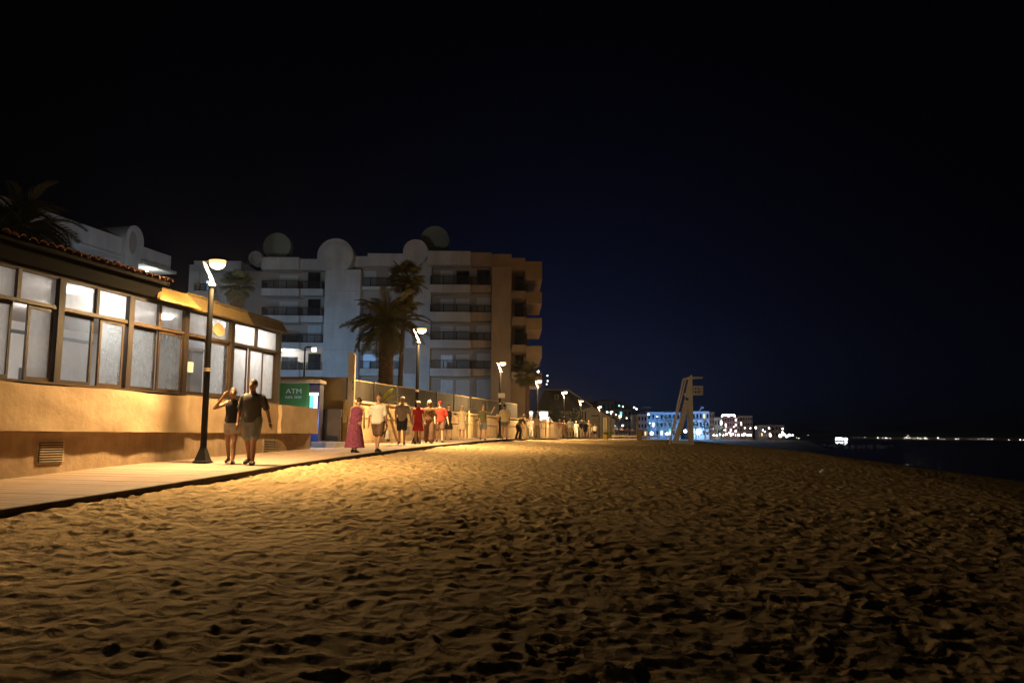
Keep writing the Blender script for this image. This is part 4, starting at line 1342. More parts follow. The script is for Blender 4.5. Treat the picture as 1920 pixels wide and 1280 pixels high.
red_c = cloth("red_cloth", (.30, .012, .018)); print_b = cloth("brown_print", (.16, .085, .04), var=.8, scale=20); red2 = cloth("bright_red_cloth", (.42, .035, .02), var=.5, scale=14)
pale_y = cloth("pale_yellow_cloth", (.70, .58, .36)); olive = cloth("olive_cloth", (.10, .095, .045)); khaki = cloth("khaki_cloth", (.30, .22, .12)); pink = cloth("pink_cloth", (.55, .33, .26)); blue_d = cloth("deep_blue_cloth", (.012, .016, .035))
hair_d = mat("dark_hair", (.018, .013, .010), .6, .3, 30, .4, 60); hair_g = mat("pale_hair", (.62, .58, .50), .6, .15, 30, .4, 60); hair_b = mat("brown_hair", (.07, .034, .018), .6, .3, 30, .4, 60)
eye_m = mat("dark_eye", (.015, .012, .01), .3, .05, 3); lip_m = mat("lips", (.28, .09, .07), .6, .05, 3); sole_m = mat("dark_shoe", (.02, .018, .016), .6, .2, 8); white_shoe = mat("white_shoe", (.65, .62, .55), .6, .1, 8)

def remesh(mb, name, m, vox, par, smooth_it=4):
    me = mb.mesh(name + "_raw", None)
    o = bpy.data.objects.new(name + "_raw", me); COL.objects.link(o)
    md = o.modifiers.new("r", 'REMESH'); md.mode = 'VOXEL'; md.voxel_size = vox
    if smooth_it:
        sm = o.modifiers.new("s", 'SMOOTH'); sm.iterations = smooth_it; sm.factor = .5
    dg = bpy.context.evaluated_depsgraph_get()
    me2 = bpy.data.meshes.new_from_object(o.evaluated_get(dg))
    bpy.data.objects.remove(o); bpy.data.meshes.remove(me)
    me2.name = name
    me2.materials.clear(); me2.materials.append(m)
    me2.polygons.foreach_set("use_smooth", [True] * len(me2.polygons))
    return link(name, me2, par)

TORSO = [(.82, .13, .09), (.88, .158, .112), (.95, .165, .118), (1.02, .158, .112), (1.10, .143, .102), (1.20, .150, .108), (1.32, .170, .115), (1.39, .172, .108), (1.44, .135, .090), (1.485, .075, .068), (1.53, .056, .056), (1.58, .052, .056)]
def person(label, px, y, foot_y=None, h=1.72, face=0, skin=skin_a, top=("tee", white_c), bottom=("shorts", grey_c), hair=("short", hair_d), stride=.18, arms=((-.04, .06), (.04, -.06)),
           lean=0.0, build=1.0, fem=False, vox=.014, group=None, shoes=sole_m, raise_r=None, knee=0.0, extra=None, x=None, headturn=0, eyes=True, crouch=0.0):
    X = (px - 960) / F * y * .9937
    t = thing("person", label, "person", (X, y, deck_z(y) + .004), face, group)
    k = h / 1.75
    bw = build
    def bend(z):      # forward lean (towards local -y) above the hips, dropping with a crouch
        zz = max(0, z - .95)
        return -math.sin(lean) * zz, z - (1 - math.cos(lean)) * zz - crouch
    def S(x, y_, z): return Vector((x * k, y_ * k, z * k))
    def T(z, dx=0, dy=0):
        b_, zz = bend(z); return S(dx, dy + b_, zz)
    body = MB()
    rings = []
    for z, rx, ry in TORSO:
        f = bw if z < 1.46 else 1
        sh = .92 if (fem and 1.15 < z < 1.47) else 1
        rings.append((T(z), S(rx * f * sh, 0, 0), S(0, ry * f, 0)))
    body.loft(rings, 16)
    sw = (.185 if not fem else .165) * (1 + (bw - 1) * .6)
    # legs: stride moves one ankle ahead (-y) and the other behind
    legs = []
    for sgn in (-1, 1):
        st = stride * sgn
        hip = S(.092 * sgn * bw, 0, .93 - crouch)
        kn = S(.098 * sgn, -st * .5 - .03 - knee - crouch * .55, .49 - crouch * .3)
        an = S(.10 * sgn, -st + (.02 if st > 0 else .03), .085 + (.05 if st < -.1 else 0))
        body.capsule(hip, kn, .088 * k * bw, .058 * k, 12)
        body.capsule(kn, kn.lerp(an, .35) + S(0, .018, 0), .056 * k, .056 * k, 10)
        body.capsule(kn.lerp(an, .35) + S(0, .018, 0), an, .056 * k, .038 * k, 10)
        tilt = -.05 if st > -.1 else -.09
        toe = an + S(.02 * sgn, -.165, tilt)
        if st > -.1: toe.z = .035 * k
        heel = an + S(0, .04, -.045)
        body.capsule(heel, toe, .04 * k, .032 * k, 10)
        legs.append((hip, kn, an, heel, toe))
    arml = []
    for i, sgn in enumerate((-1, 1)):
        sh = T(1.385, sw * sgn)
        out_, fwd = arms[i]
        el = sh + S(.07 * sgn + out_ * .5, -fwd * .5, -.285)
        wr = el + S(.015 * sgn + out_ * .6, -fwd * .8 - .05, -.245)
        if raise_r and sgn == raise_r[0]:
            el = sh + S(*raise_r[1]); wr = sh + S(*raise_r[2])
        body.capsule(T(1.40, sw * sgn * .72), sh, .075 * k, .062 * k)
        body.capsule(sh, el, .056 * k * (1 if not fem else .85), .042 * k * (1 if not fem else .9))
        body.capsule(el, wr, .042 * k * (1 if not fem else .9), .028 * k)
        d = (wr - el).normalized()
        hnd = wr + d * .055 * k
        sd = Vector((0, 1, 0)) - d * d.y
        sd = sd.normalized() if sd.length > .1 else Vector((1, 0, 0))
        body.ball(hnd, .036 * k, .036 * k, .045 * k, 8, 6)
        body.capsule(wr, hnd, .028 * k, .034 * k, 8)
        nrm = d.cross(sd)
        for q, (o_, l_) in enumerate(((-.027, .07), (-.009, .082), (.009, .078), (.027, .062))):
            b0 = hnd + sd * o_ * k + d * .03 * k
            mid = b0 + d * l_ * .55 * k
            body.capsule(b0, mid, .0105 * k, .0095 * k, 6)
            body.capsule(mid, mid + (d + nrm * .5 * sgn).normalized() * l_ * .45 * k, .0095 * k, .008 * k, 6)
        body.capsule(hnd - sd * .025 * k - d * .02 * k, hnd - sd * .055 * k + d * .035 * k, .0115 * k, .009 * k, 6)
        arml.append((sh, el, wr, hnd))
    hc = T(1.648) + S(0, -.02 - lean * .05, 0)
    Mh = Matrix.Rotation(headturn, 3, 'Z') @ Matrix.Rotation(lean * .5, 3, 'X')
    body.ball(hc, .076 * k, .096 * k, .112 * k, 16, 12, Mh)
    body.ball(hc + Mh @ S(0, -.030, -.055), .058 * k, .062 * k, .062 * k, 12, 8, Mh)
    body.capsule(hc + Mh @ S(0, -.088, .010), hc + Mh @ S(0, -.108, -.022), .010 * k, .016 * k, 8)
    for sgn in (-1, 1):
        body.ball(hc + Mh @ S(.077 * sgn, .008, -.005), .012 * k, .022 * k, .030 * k, 8, 6, Mh)
    bd = remesh(body, "body", skin, vox, t)
    if eyes:
        for sgn in (-1, 1):
            MB().ball(hc + Mh @ S(.030 * sgn, -.086, .012), .012 * k, .010 * k, .009 * k, 8, 6).build("eye", eye_m, t, smooth=True)
        MB().ball(hc + Mh @ S(0, -.090, -.052), .022 * k, .009 * k, .007 * k, 8, 6).build("mouth", lip_m, t, smooth=True)
    v2 = max(vox, .016)
    # ---- clothing
    kind, m = top
    tp = MB()
    def trings(z0, z1, g, flare=0.0):
        zs = [z0 + (z1 - z0) * i / 9 for i in range(10)]
        rr = []
        for z in zs:
            rx = np.interp(z, [q[0] for q in TORSO], [q[1] for q in TORSO]); ry = np.interp(z, [q[0] for q in TORSO], [q[2] for q in TORSO])
            f = bw if z < 1.46 else 1
            sh = .92 if (fem and 1.15 < z < 1.47) else 1
            rx = max(rx, .150 if z < 1.2 and kind in ("tee", "shirt") else 0)
            e = g + flare * max(0, (1.2 - z))
            rr.append((T(z), S(rx * f * sh + e, 0, 0), S(0, ry * f + e, 0)))
        return rr
    if kind in ("tee", "shirt", "tank"):
        tp.loft(trings(.86 if kind != "tank" else .93, 1.475, .018 if kind != "shirt" else .030, .03 if kind == "shirt" else .01), 18)
        if kind != "tank":
            for sh, el, wr, hnd in arml:
                tp.capsule(T(1.375, 0).lerp(sh, .6), sh, .085 * k, .074 * k)
                tp.capsule(sh, sh.lerp(el, .74), .074 * k, .074 * k, 12)
        else:
            for sgn in (-1, 1): tp.capsule(T(1.38, .10 * sgn, -.06), T(1.465, .085 * sgn, 0), .03 * k, .03 * k)
    if kind in ("dress", "longdress", "gown"):
        z1 = {"dress": .52, "longdress": .30, "gown": .14}[kind]
        rr = []
        for i in range(9):
            f = i / 8; z = z1 + (.93 - z1) * f
            wv = (.155 + (.10 if kind == "dress" else .12) * (1 - f)) * bw
            dp = (.12 + .085 * (1 - f)) * bw + stride * .35 * (1 - f)
            rr.append((S(0, 0, z - crouch * .6), S(wv, 0, 0), S(0, dp, 0)))
        for q in trings(.96, 1.46, .018): rr.append(q)
        tp.loft(rr, 20)
        for sh, el, wr, hnd in arml:
            if not extra == "sleeveless": tp.capsule(sh, sh.lerp(el, .35), .066 * k, .06 * k)
        for sgn in (-1, 1): tp.capsule(T(1.40, .10 * sgn, -.05), T(1.47, .085 * sgn, 0), .04 * k, .035 * k)
    nm = {"tee": "shirt", "shirt": "shirt", "tank": "top", "dress": "dress", "longdress": "dress", "gown": "dress"}[kind]
    remesh(tp, nm, m, v2, t, 3)
    if bottom:
        kb, mbm = bottom
        bt = MB()
        rr = []
        for z in (.80, .86, .92, .98, 1.03):
            rx = np.interp(z, [q[0] for q in TORSO], [q[1] for q in TORSO]); ry = np.interp(z, [q[0] for q in TORSO], [q[2] for q in TORSO])
            rr.append((T(z), S(rx * bw + .012, 0, 0), S(0, ry * bw + .012, 0)))
        bt.loft(rr, 16)
        for hip, kn, an, heel, toe in legs:
            if kb == "shorts": bt.capsule(hip, hip.lerp(kn, .78), .108 * k * bw, .096 * k * bw, 12)
            elif kb == "short_shorts": bt.capsule(hip, hip.lerp(kn, .42), .108 * k * bw, .102 * k * bw, 12)
            elif kb == "trousers":
                bt.capsule(hip, kn, .108 * k * bw, .082 * k, 12); bt.capsule(kn, kn.lerp(an, .93), .080 * k, .078 * k, 12)
            elif kb == "wide":
                bt.capsule(hip, kn, .115 * k * bw, .11 * k, 12); bt.capsule(kn, kn.lerp(an, .9), .11 * k, .125 * k, 12)
        remesh(bt, "trousers" if kb in ("trousers", "wide") else "shorts", mbm, v2, t, 3)
    for hip, kn, an, heel, toe in legs:
        s_ = MB()
        s_.capsule(heel + S(0, .005, -.008), toe + S(0, -.005, -.004), .046 * k, .040 * k, 10)
        s_.capsule(heel + S(0, -.01, .01), heel.lerp(toe, .55) + S(0, 0, .012), .043 * k, .040 * k, 10)
        remesh(s_, "shoe", shoes, .014, t, 2)
    hk, hm = hair
    hb = MB()
    if hk in ("short", "long", "bun", "bob"):
        hb.ball(hc + Mh @ S(0, .016, .022), .087 * k, .103 * k, .110 * k, 20, 16, Mh)
        hm_o = hb
    if hk == "long":
        hb.loft([(hc + Mh @ S(0, .05, .03), S(.085, 0, 0), S(0, .06, 0)), (hc + Mh @ S(0, .075, -.08), S(.092, 0, 0), S(0, .05, 0)), (hc + Mh @ S(0, .085, -.22), S(.085, 0, 0), S(0, .04, 0)), (hc + Mh @ S(0, .085, -.33), S(.05, 0, 0), S(0, .025, 0))], 12)
    if hk == "bob":
        hb.loft([(hc + Mh @ S(0, .035, .05), S(.095, 0, 0), S(0, .08, 0)), (hc + Mh @ S(0, .04, -.03), S(.108, 0, 0), S(0, .08, 0)), (hc + Mh @ S(0, .045, -.11), S(.10, 0, 0), S(0, .065, 0))], 14)
    if hk == "bun": hb.ball(hc + Mh @ S(0, .08, .075), .045 * k, .045 * k, .045 * k, 10, 8)
    if hk == "cap":
        hb.loft([(hc + Mh @ S(0, .005, .035), S(.088, 0, 0), S(0, .106, 0)), (hc + Mh @ S(0, .008, .075), S(.082, 0, 0), S(0, .098, 0)), (hc + Mh @ S(0, .01, .108), S(.056, 0, 0), S(0, .068, 0)), (hc + Mh @ S(0, .01, .12), S(.01, 0, 0), S(0, .012, 0))], 16)
        hb.prism([hc + Mh @ S(x_, y_, .04) for x_, y_ in ((-.075, -.085), (-.06, -.15), (0, -.17), (.06, -.15), (.075, -.085))], S(0, 0, .012))
        hb.build("cap", hm, t, smooth=False)
    elif hk != "bald":
        # cut away the face side
        me = hb.mesh("hair", hm, smooth=True)
        bm = bmesh.new(); bm.from_mesh(me)
        inv = Mh.inverted()
        lowz = -.02 if hk in ("short", "bun") else -.5
        dead = [v for v in bm.verts if (inv @ (v.co - hc)).y < -.052 * k and (inv @ (v.co - hc)).z < .046 * k or ((inv @ (v.co - hc)).z < -.055 * k and hk in ("short", "bun")) or ((inv @ (v.co - hc)).z < .0 and (inv @ (v.co - hc)).y < -.015 * k)]
        bmesh.ops.delete(bm, geom=dead, context='VERTS')
        bm.to_mesh(me); bm.free()
        link("hair", me, t)
    return t, arml, legs, hc, k

PG = "people strolling on the boardwalk"
PIR = math.pi
r1 = person("woman in a black top and cream shorts lifting a hand to her face", 436, 18.0, h=1.60, face=.12, skin=skin_a, top=("tank", black_c), bottom=("short_shorts", cream), hair=("bun", hair_b), stride=.24, fem=True, vox=.011,
       raise_r=(-1, (-.24, -.06, -.10), (-.02, -.17, .19)), arms=((0, 0), (-.02, .02)), group=PG, headturn=.1)
r2 = person("man in a dark grey tee and grey shorts walking close beside the woman in black", 473, 17.75, h=1.78, face=-.05, skin=skin_b, top=("tee", charcoal), bottom=("shorts", grey_c), hair=("short", hair_d), stride=.16, vox=.011, build=1.16, arms=((.02, .03), (.10, -.02)), group=PG, headturn=-.3)
t_, ar_, lg_, hc_, k_ = r2
MB().tube([ar_[1][2] + Vector((0, 0, -.012)), ar_[1][2] + Vector((0, 0, .014))], .040, 12).build("watch_strap", frame_white, t_)
person("stooped woman in a long purple patterned dress seen from behind", 667, 23.6, h=1.56, face=PIR - .25, skin=skin_c, top=("gown", purple), bottom=None, hair=("bun", hair_b), stride=.10, fem=True, build=1.22, lean=.34, arms=((.06, .02), (.05, .22)), group=PG, extra="sleeveless", eyes=False)
r3 = person("bald man in a loose pale shirt and brown shorts seen from behind", 710, 23.7, h=1.60, face=PIR - .35, skin=skin_a, top=("shirt", white_c), bottom=("shorts", brown_c), hair=("bald", hair_d), stride=.16, build=1.22, arms=((.05, .05), (.06, .0)), group=PG, eyes=False)
t_, ar_, lg_, hc_, k_ = r3
h_ = ar_[0][3]
bag = thing("white_bag", "little white carrier bag hanging from the hand of the man in the pale shirt", "bag", t_.matrix_basis @ (h_ + Vector((0, 0, -.06))), 0)
MB().loft([((0, 0, -.30), (.085, 0, 0), (0, .045, 0)), ((0, 0, -.12), (.095, 0, 0), (0, .05, 0)), ((0, 0, -.03), (.03, 0, 0), (0, .02, 0)), ((0, 0, .03), (.02, 0, 0), (0, .012, 0))], 12).build("sack", white_c, bag)
person("man in a white cap, taupe tee and black shorts walking towards the camera", 755, 30.3, h=1.72, face=.05, skin=skin_b, top=("tee", taupe), bottom=("shorts", black_c), hair=("cap", white_c), stride=.14, build=1.06, arms=((.05, .0), (.06, .02)), group=PG)
person("woman in a knee length plain red dress and a white cap", 785, 31.6, h=1.60, face=0, skin=skin_b, top=("dress", red_c), bottom=None, hair=("cap", white_c), stride=.08, fem=True, build=1.02, arms=((.02, .03), (.05, .03)), group=PG)
person("long haired woman in a brown patterned top and wide dark trousers with a pale hairband", 806, 32.4, h=1.64, face=.1, skin=skin_b, top=("shirt", print_b), bottom=("wide", brown_c), hair=("bob", hair_g), stride=.24, fem=True, build=1.05, arms=((.05, .05), (.08, .0)), group=PG)
r4 = person("person in a bright red shirt and dark shorts behind the woman with the hairband", 826, 34.0, h=1.66, face=.15, skin=skin_c, top=("shirt", red2), bottom=("shorts", brown_c), hair=("cap", red_c), stride=.18, build=1.12, arms=((.05, .12), (.06, .02)), group=PG)
person("slender woman in a sleeveless black knee length dress", 842, 39.5, h=1.62, face=.2, skin=skin_c, top=("dress", black_c), bottom=None, hair=("short", hair_d), stride=.16, fem=True, build=.98, arms=((.05, .03), (.05, .0)), group=PG, extra="sleeveless")
person("white haired woman in a short cream dress standing alone by the wall", 867.5, 40, h=1.60, face=.05, skin=skin_c, top=("dress", pale_y), bottom=None, hair=("bob", hair_g), stride=.05, fem=True, build=1.05, arms=((.09, .0), (.06, .03)), group=PG, shoes=white_shoe)
person("thin man in an olive tee and dark shorts with one arm held out", 907, 38.8, h=1.60, face=.1, skin=skin_a, top=("tee", olive), bottom=("shorts", grey_c), hair=("short", hair_b), stride=.20, arms=((.12, .02), (.12, .0)), group=PG, raise_r=(1, (.22, -.05, -.02), (.34, -.12, .20)))
person("man in a pale yellow shirt and grey shorts seen from behind by a lamp", 947.5, 44.0, h=1.82, face=PIR, skin=skin_a, top=("shirt", pale_y), bottom=("short_shorts", grey_c), hair=("short", hair_d), stride=.08, arms=((.03, .02), (.05, .0)), group=PG, eyes=False)
person("white haired person in an olive top bending forward at the edge of the boardwalk", 973, 45.5, h=1.52, face=.9, skin=skin_c, top=("tee", olive), bottom=("trousers", black_c), hair=("short", hair_g), stride=.06, lean=.65, crouch=.10, arms=((.0, .25), (.0, .25)), group=PG)
person("woman in a pale yellow top and pink brown skirt walking beside the wall", 1008, 62, h=1.70, face=.3, skin=skin_c, top=("tank", pale_y), bottom=("wide", khaki), hair=("long", hair_b), stride=.16, fem=True, vox=.022, arms=((.05, .0), (.12, .02)), group=PG)
person("small figure in pale clothes behind the woman in the yellow top", 997, 68, h=1.62, face=.2, skin=skin_c, top=("tee", pink), bottom=("trousers", cream), hair=("short", hair_b), stride=.12, vox=.024, group=PG)
far = [
    ("far walker in long pale trousers with white hair", 1050.5, 78, 1.70, ("tee", pink), ("trousers", cream), ("short", hair_g), 0, 1),
    ("far walker with orange brown hair in a tan dress", 1058.5, 80, 1.68, ("longdress", khaki), None, ("long", hair_b), 0, 1),
    ("far heavy walker in a loose white shirt pushing along in the middle of the group", 1071, 76, 1.78, ("shirt", white_c), ("shorts", khaki), ("short", hair_g), PIR, 1.3),
    ("far walker in white with a dark bag strap", 1082, 82, 1.62, ("tee", white_c), ("trousers", white_c), ("short", hair_g), 0, 1),
    ("far walker in a navy top with pale trousers", 1093, 78, 1.68, ("tee", blue_d), ("trousers", cream), ("short", hair_g), PIR, 1.15),
    ("far walker in a deep blue shirt with bare legs", 1099.5, 77, 1.56, ("shirt", blue_d), ("short_shorts", navy), ("short", hair_b), PIR, 1.2),
    ("far tall walker in tan beside the deep blue shirt", 1105.5, 84, 1.78, ("shirt", khaki), ("trousers", taupe), ("short", hair_g), 0, 1),
    ("far child in a cream shirt", 1109.5, 88, 1.25, ("tee", pale_y), ("shorts", brown_c), ("short", hair_b), 0, 1),
    ("far walker in a light shirt and black shorts nearest the yellow bin", 1117, 86, 1.45, ("shirt", white_c), ("shorts", black_c), ("short", hair_b), PIR, 1.15),
]
for lab, px, y, hh, tp_, bt_, hr_, fc, bw_ in far:
    person(lab, px, y, h=hh, face=fc + .1, skin=skin_c, top=tp_, bottom=bt_, hair=hr_, stride=.16, vox=.028, build=bw_, group=PG, eyes=False, shoes=sole_m)
HAZE = 0.00032
# ================================================================== LIFEGUARD TOWER
YT = 61.0
def sand_at(px, y):
    X = (px - 960) / F * y
    return float(beach_z(X, y))
px0 = at(1284, 835, YT)
tb = sand_at(1284, YT) - .05
lt = thing("lifeguard_tower", "tall white timber lifeguard tower standing alone on the dark sand", "lifeguard tower", (px0.x, YT, tb), R(-8))
K = YT / F
def tpx(x, y): return ((x - 1284) * K * .99, (835.5 - y) * K)     # photo column,row -> metres from the tower foot
outer = [(1261.5, 832), (1299.5, 834.5), (1299, 770), (1298.8, 712), (1297.6, 704.5), (1294.5, 708), (1287, 743), (1276, 788)]
holeA = [(1272.5, 826), (1290.5, 827.5), (1292, 772), (1290, 762), (1288.6, 772), (1281, 800)]
def side_panel(dy):
    # an A-shaped cheek built from boards: two legs, foot rail, upper plate with a round hand hole
    mb = MB()
    def pr(pts):
        mb.prism([Vector((tpx(*p)[0], dy, tpx(*p)[1])) for p in pts], (0, .07, 0))
    pr([(1261.5, 832), (1272.0, 832.6), (1272.5, 826), (1281, 800), (1288.6, 772), (1290, 762), (1283.5, 757), (1276, 788)])
    pr([(1290.5, 834), (1299.5, 834.5), (1299, 770), (1298.9, 757), (1291, 757), (1290, 762), (1292, 772), (1290.5, 827.5)])
    pr([(1272.0, 832.6), (1290.5, 834), (1290.5, 827.5), (1272.5, 826)])
    # upper plate around the hole
    pr([(1283.5, 757), (1286.2, 757), (1285.8, 749.5), (1287.2, 746), (1286.4, 745.5)])
    pr([(1286.2, 757), (1293, 757), (1293.4, 751), (1291.5, 753.6), (1288, 753.4), (1286, 751.5)])
    pr([(1293, 757), (1298.9, 757), (1298.85, 730), (1289.4, 730), (1286.4, 745.5), (1287.2, 746.4), (1291, 746.2), (1293.2, 748.5), (1293.4, 751)])
    pr([(1289.4, 730), (1298.85, 730), (1298.8, 712), (1297.6, 704.5), (1294.5, 708)])
    return mb
for dy in (-.62, .55):
    side_panel(dy).build("side_panel", tower_m, lt)
def tb_(x0, y0, x1, y1, d0, d1):
    a = tpx(x0, y1); b = tpx(x1, y0)
    return MB().box((a[0], d0, a[1]), (b[0], d1, b[1]))
tb_(1284.5, 739.5, 1318, 742.5, -.545, .545).build("platform", tower_m, lt)
tb_(1290, 709.5, 1318, 711.5, -.60, .60).build("canopy", tower_m, lt)
tb_(1299.2, 711.5, 1308, 712.6, -.03, .03).build("canopy_brace", tower_m, lt)
for yy in (786, 812): tb_(1284 if yy < 800 else 1276, yy, 1287 if yy < 800 else 1279, yy + 3, -.545, .545).build("cross_rail", tower_m, lt)
rl = MB()
for d in (-.52, .52):
    a = tpx(1318, 726.5); z0 = tpx(0, 739.5)[1]
    x_l = tpx(1300, 0)[0]; x_r = tpx(1317.5, 0)[0]
    rl.bar((x_l, d, a[1]), (x_r, d, a[1]), .05)
    rl.bar((x_l, d, (a[1] + z0) / 2), (x_r, d, (a[1] + z0) / 2), .035)
    for f in (0.15, .45, .75, 1): rl.bar((x_l + (x_r - x_l) * f, d, z0), (x_l + (x_r - x_l) * f, d, a[1]), .045)
a = tpx(1317.5, 726.5)
rl.bar((a[0], -.52, a[1]), (a[0], .52, a[1]), .05); rl.bar((a[0], -.52, (a[1] + z0) / 2), (a[0], .52, (a[1] + z0) / 2), .035)
rl.build("railing", tower_m, lt)
ld = MB()
p0, p1 = tpx(1266, 778), tpx(1283, 712)
q0, q1 = tpx(1271, 778), tpx(1287.5, 713)
f0 = tpx(1255, 834)
for d, off in ((-.5, 0), (.5, 0)):
    ld.bar((f0[0], d, f0[1] * 0), (p1[0], d, p1[1]), .055)
ld.build("ladder_rail", tower_m, lt)
ld = MB()
for d in (-.5, .5):
    ld.bar((p1[0] + .0, d, p1[1]), (tpx(1294, 712)[0], d, p1[1]), .05)
    ld.bar((tpx(1264, 806)[0], d, tpx(0, 806)[1]), (q1[0], d, q1[1]), .05)
ld.build("hand_rail", tower_m, lt)
for k in range(1, 12):
    f = k / 15
    MB().bar((f0[0] + (p1[0] - f0[0]) * f, -.5, p1[1] * f), (f0[0] + (p1[0] - f0[0]) * f, .5, p1[1] * f), .06, .04).build("rung", tower_m, lt)

# timber post, bin, terrace
X = (1195.5 - 960) / F * 95
wp = thing("timber_post", "pale upright timber post on the sand before the lit terrace", "post", (X, 95, float(beach_z(X, 95))))
P(MB().box((X - .10, 94.9, beach_z(X, 95) - .2), (X + .10, 95.1, at(1195, 778, 95).z)), "shaft", mat("pale_timber", (.45, .33, .22), .8), wp)
P(MB().box((X + .14, 94.95, beach_z(X, 95) - .2), (X + .50, 95.15, at(1195, 806, 95).z)), "panel", tan_wall, wp)
X = (1136 - 960) / F * 92
zb = deck_z(92)
bn = thing("yellow_bin", "small yellow litter bin at the end of the group of walkers", "bin", (X, 92, float(beach_z(X, 92))))
P(MB().loft([((X, 92, zb - .30), (.26, 0, 0), (0, .26, 0)), ((X, 92, zb + .45), (.30, 0, 0), (0, .30, 0))], 12), "bucket", yellow_m, bn)
P(MB().loft([((X, 92, zb + .46), (.31, 0, 0), (0, .31, 0)), ((X, 92, zb + .58), (.22, 0, 0), (0, .22, 0))], 12), "lid", black_metal, bn)
YP = 23.2
X = (1540 - 960) / F * YP
lz = float(beach_z(X, YP)) + .02
tag(MB().loft([((X - .11, YP, lz + .03), (0, .04, 0), (0, 0, .02)), ((X - .03, YP, lz + .06), (0, .09, .02), (0, -.02, .05)), ((X + .06, YP, lz + .05), (0, .08, .03), (0, -.03, .04)), ((X + .11, YP, lz + .02), (0, .03, 0), (0, 0, .012))], 9).build("paper_scrap", paper_m, smooth=False),
    "crumpled white scrap lying alone on the dark sand towards the sea", "litter")

# terrace with parasols and tables
par_c = [mat("tan_canvas", (.42, .28, .20), .8), mat("white_canvas", (.6, .55, .5), .8), mat("rust_canvas", (.34, .13, .06), .8)]
for i, (px, yy, top, w, c) in enumerate(((1155, 150, 800, 9, 1), (1165, 155, 801, 10, 0), (1176, 150, 802, 10, 2), (1186, 158, 803, 9, 0), (1204, 160, 806, 9, 2))):
    X = (px - 960) / F * yy
    t = thing("parasol", "%s terrace parasol %s" % (("white", "tan", "rust coloured", "tan", "rust coloured")[i], ("next to the gabled house corner", "between the white one and the rust one", "in the middle of the terrace row", "close before the tall timber post", "on the sea side of the timber post")[i]), "parasol", (X, yy, Z(-.3)), 0, "parasols on the lit terrace")
    zt = at(px, top, yy).z
    hw = w / F * yy / 2 * 1.0
    P(MB().loft([((X, yy, zt - .5), (hw, 0, 0), (0, hw, 0)), ((X, yy, zt - .2), (hw * .6, 0, 0), (0, hw * .6, 0)), ((X, yy, zt), (.03, 0, 0), (0, .03, 0))], 10), "canopy", par_c[c], t)
    P(MB().tube([(X, yy, Z(-.4)), (X, yy, zt - .1)], .035, 6), "pole", iron, t)
    tt = thing("terrace_table", ("round table under the white parasol", "round table under the tan parasol by the white one", "round table under the rust parasol mid terrace", "round table under the tan parasol by the post", "round table beyond the timber post")[i], "table", (X + .9, yy - .8, Z(-.3)), 0, "tables on the lit terrace")
    MB().loft([((0, 0, .72), (.42, 0, 0), (0, .42, 0)), ((0, 0, .75), (.42, 0, 0), (0, .42, 0))], 12).build("tabletop", par_c[1], tt)
    MB().tube([(0, 0, 0), (0, 0, .72)], .04, 6).build("leg", iron, tt)
ter = thing("terrace_wall", "low pale kerb wall along the lit terrace", "wall", ((1170 - 960) / F * 146, 146, Z(-.4)))
P(MB().pbox(1146, 816.2, 1235, 818.6, 146, 146.3), "kerb", coping, ter)
light("terrace_light", 'POINT', at(1180, 790, 152), 420, (1.0, .78, .6), None, shadow_soft_size=.3)

# ================================================================== TOWN ACROSS THE BAY
blue_lit_wall = mat("pale_town_wall", (.44, .55, .68), .9, .1, .3)  # blue of the lamp wash partly put into the wall colour
pink_wall = mat("pink_town_wall", (.52, .30, .28), .9, .1, .3)
brown_wall = mat("brown_town_wall", (.30, .21, .15), .9, .1, .3)
grey_wall = mat("grey_town_wall", (.34, .33, .36), .9, .1, .3)
green_wall = mat("pale_green_town_wall", (.50, .54, .48), .9, .1, .3)
def town(label, x0, y0, x1, Y, m, rows, cols, base=821.5, lit=(), depth=12, cat="building", wh=.5, name="town_building", para=True):
    t = thing(name, label, cat, (at((x0 + x1) / 2, base, Y).x, Y, Z(-.5)))
    w_ = P(MB().pbox(x0, y0, x1, base + 2, Y, Y + depth), "wall", m, t)
    if para: P(MB().pbox(x0 - .4, y0 - .8, x1 + .4, y0 + .6, Y - .2, Y + depth + .2), "cornice", m, t)
    hh = (base - y0) / (rows + .2)
    for r_ in range(rows):
        yy = y0 + hh * (r_ + .28)
        for c in range(cols):
            q0 = x0 + (x1 - x0) * (c + .25) / cols; q1 = x0 + (x1 - x0) * (c + .75) / cols
            mm = darkglass
            if (r_, c) in lit: mm = lit[(r_, c)]
            P(MB().pbox(q0, yy, q1, yy + hh * wh, Y - .08, Y - .01), "window", mm, t)
        if rows > 1 and r_ < rows - 1:
            P(MB().pbox(x0, yy + hh * .68, x1, yy + hh * .76, Y - .5, Y - .01), "balcony", m, t)
    return t
am = emit("warm_town_window", (1.0, .7, .3), 1.6); cw = emit("cool_town_window", (.75, .88, 1.0), 2.0); ww = emit("white_town_window", (1.0, .95, .9), 3.0)
town("grey lavender villa with open balconies behind the timber post", 1196, 777, 1213, 190, grey_wall, 3, 3, lit={(2, 0): ww, (2, 2): am})
a_ = town("wide low building washed in pale blue light behind the lifeguard tower", 1213, 773, 1276, 208, blue_lit_wall, 3, 8, lit={(2, 3): cw, (2, 5): cw, (1, 1): ww})
P(MB().pbox(1245.5, 769, 1259.5, 772.2, 211, 216), "roof_block", blue_lit_wall, a_)
P(MB().pbox(1206, 762, 1221, 766, 214, 218), "roof_block", grey_wall, a_)
b_ = town("blue lit three storey building with a rooftop ornament", 1298, 771.5, 1330, 206, blue_lit_wall, 3, 5, lit={(0, 3): am})
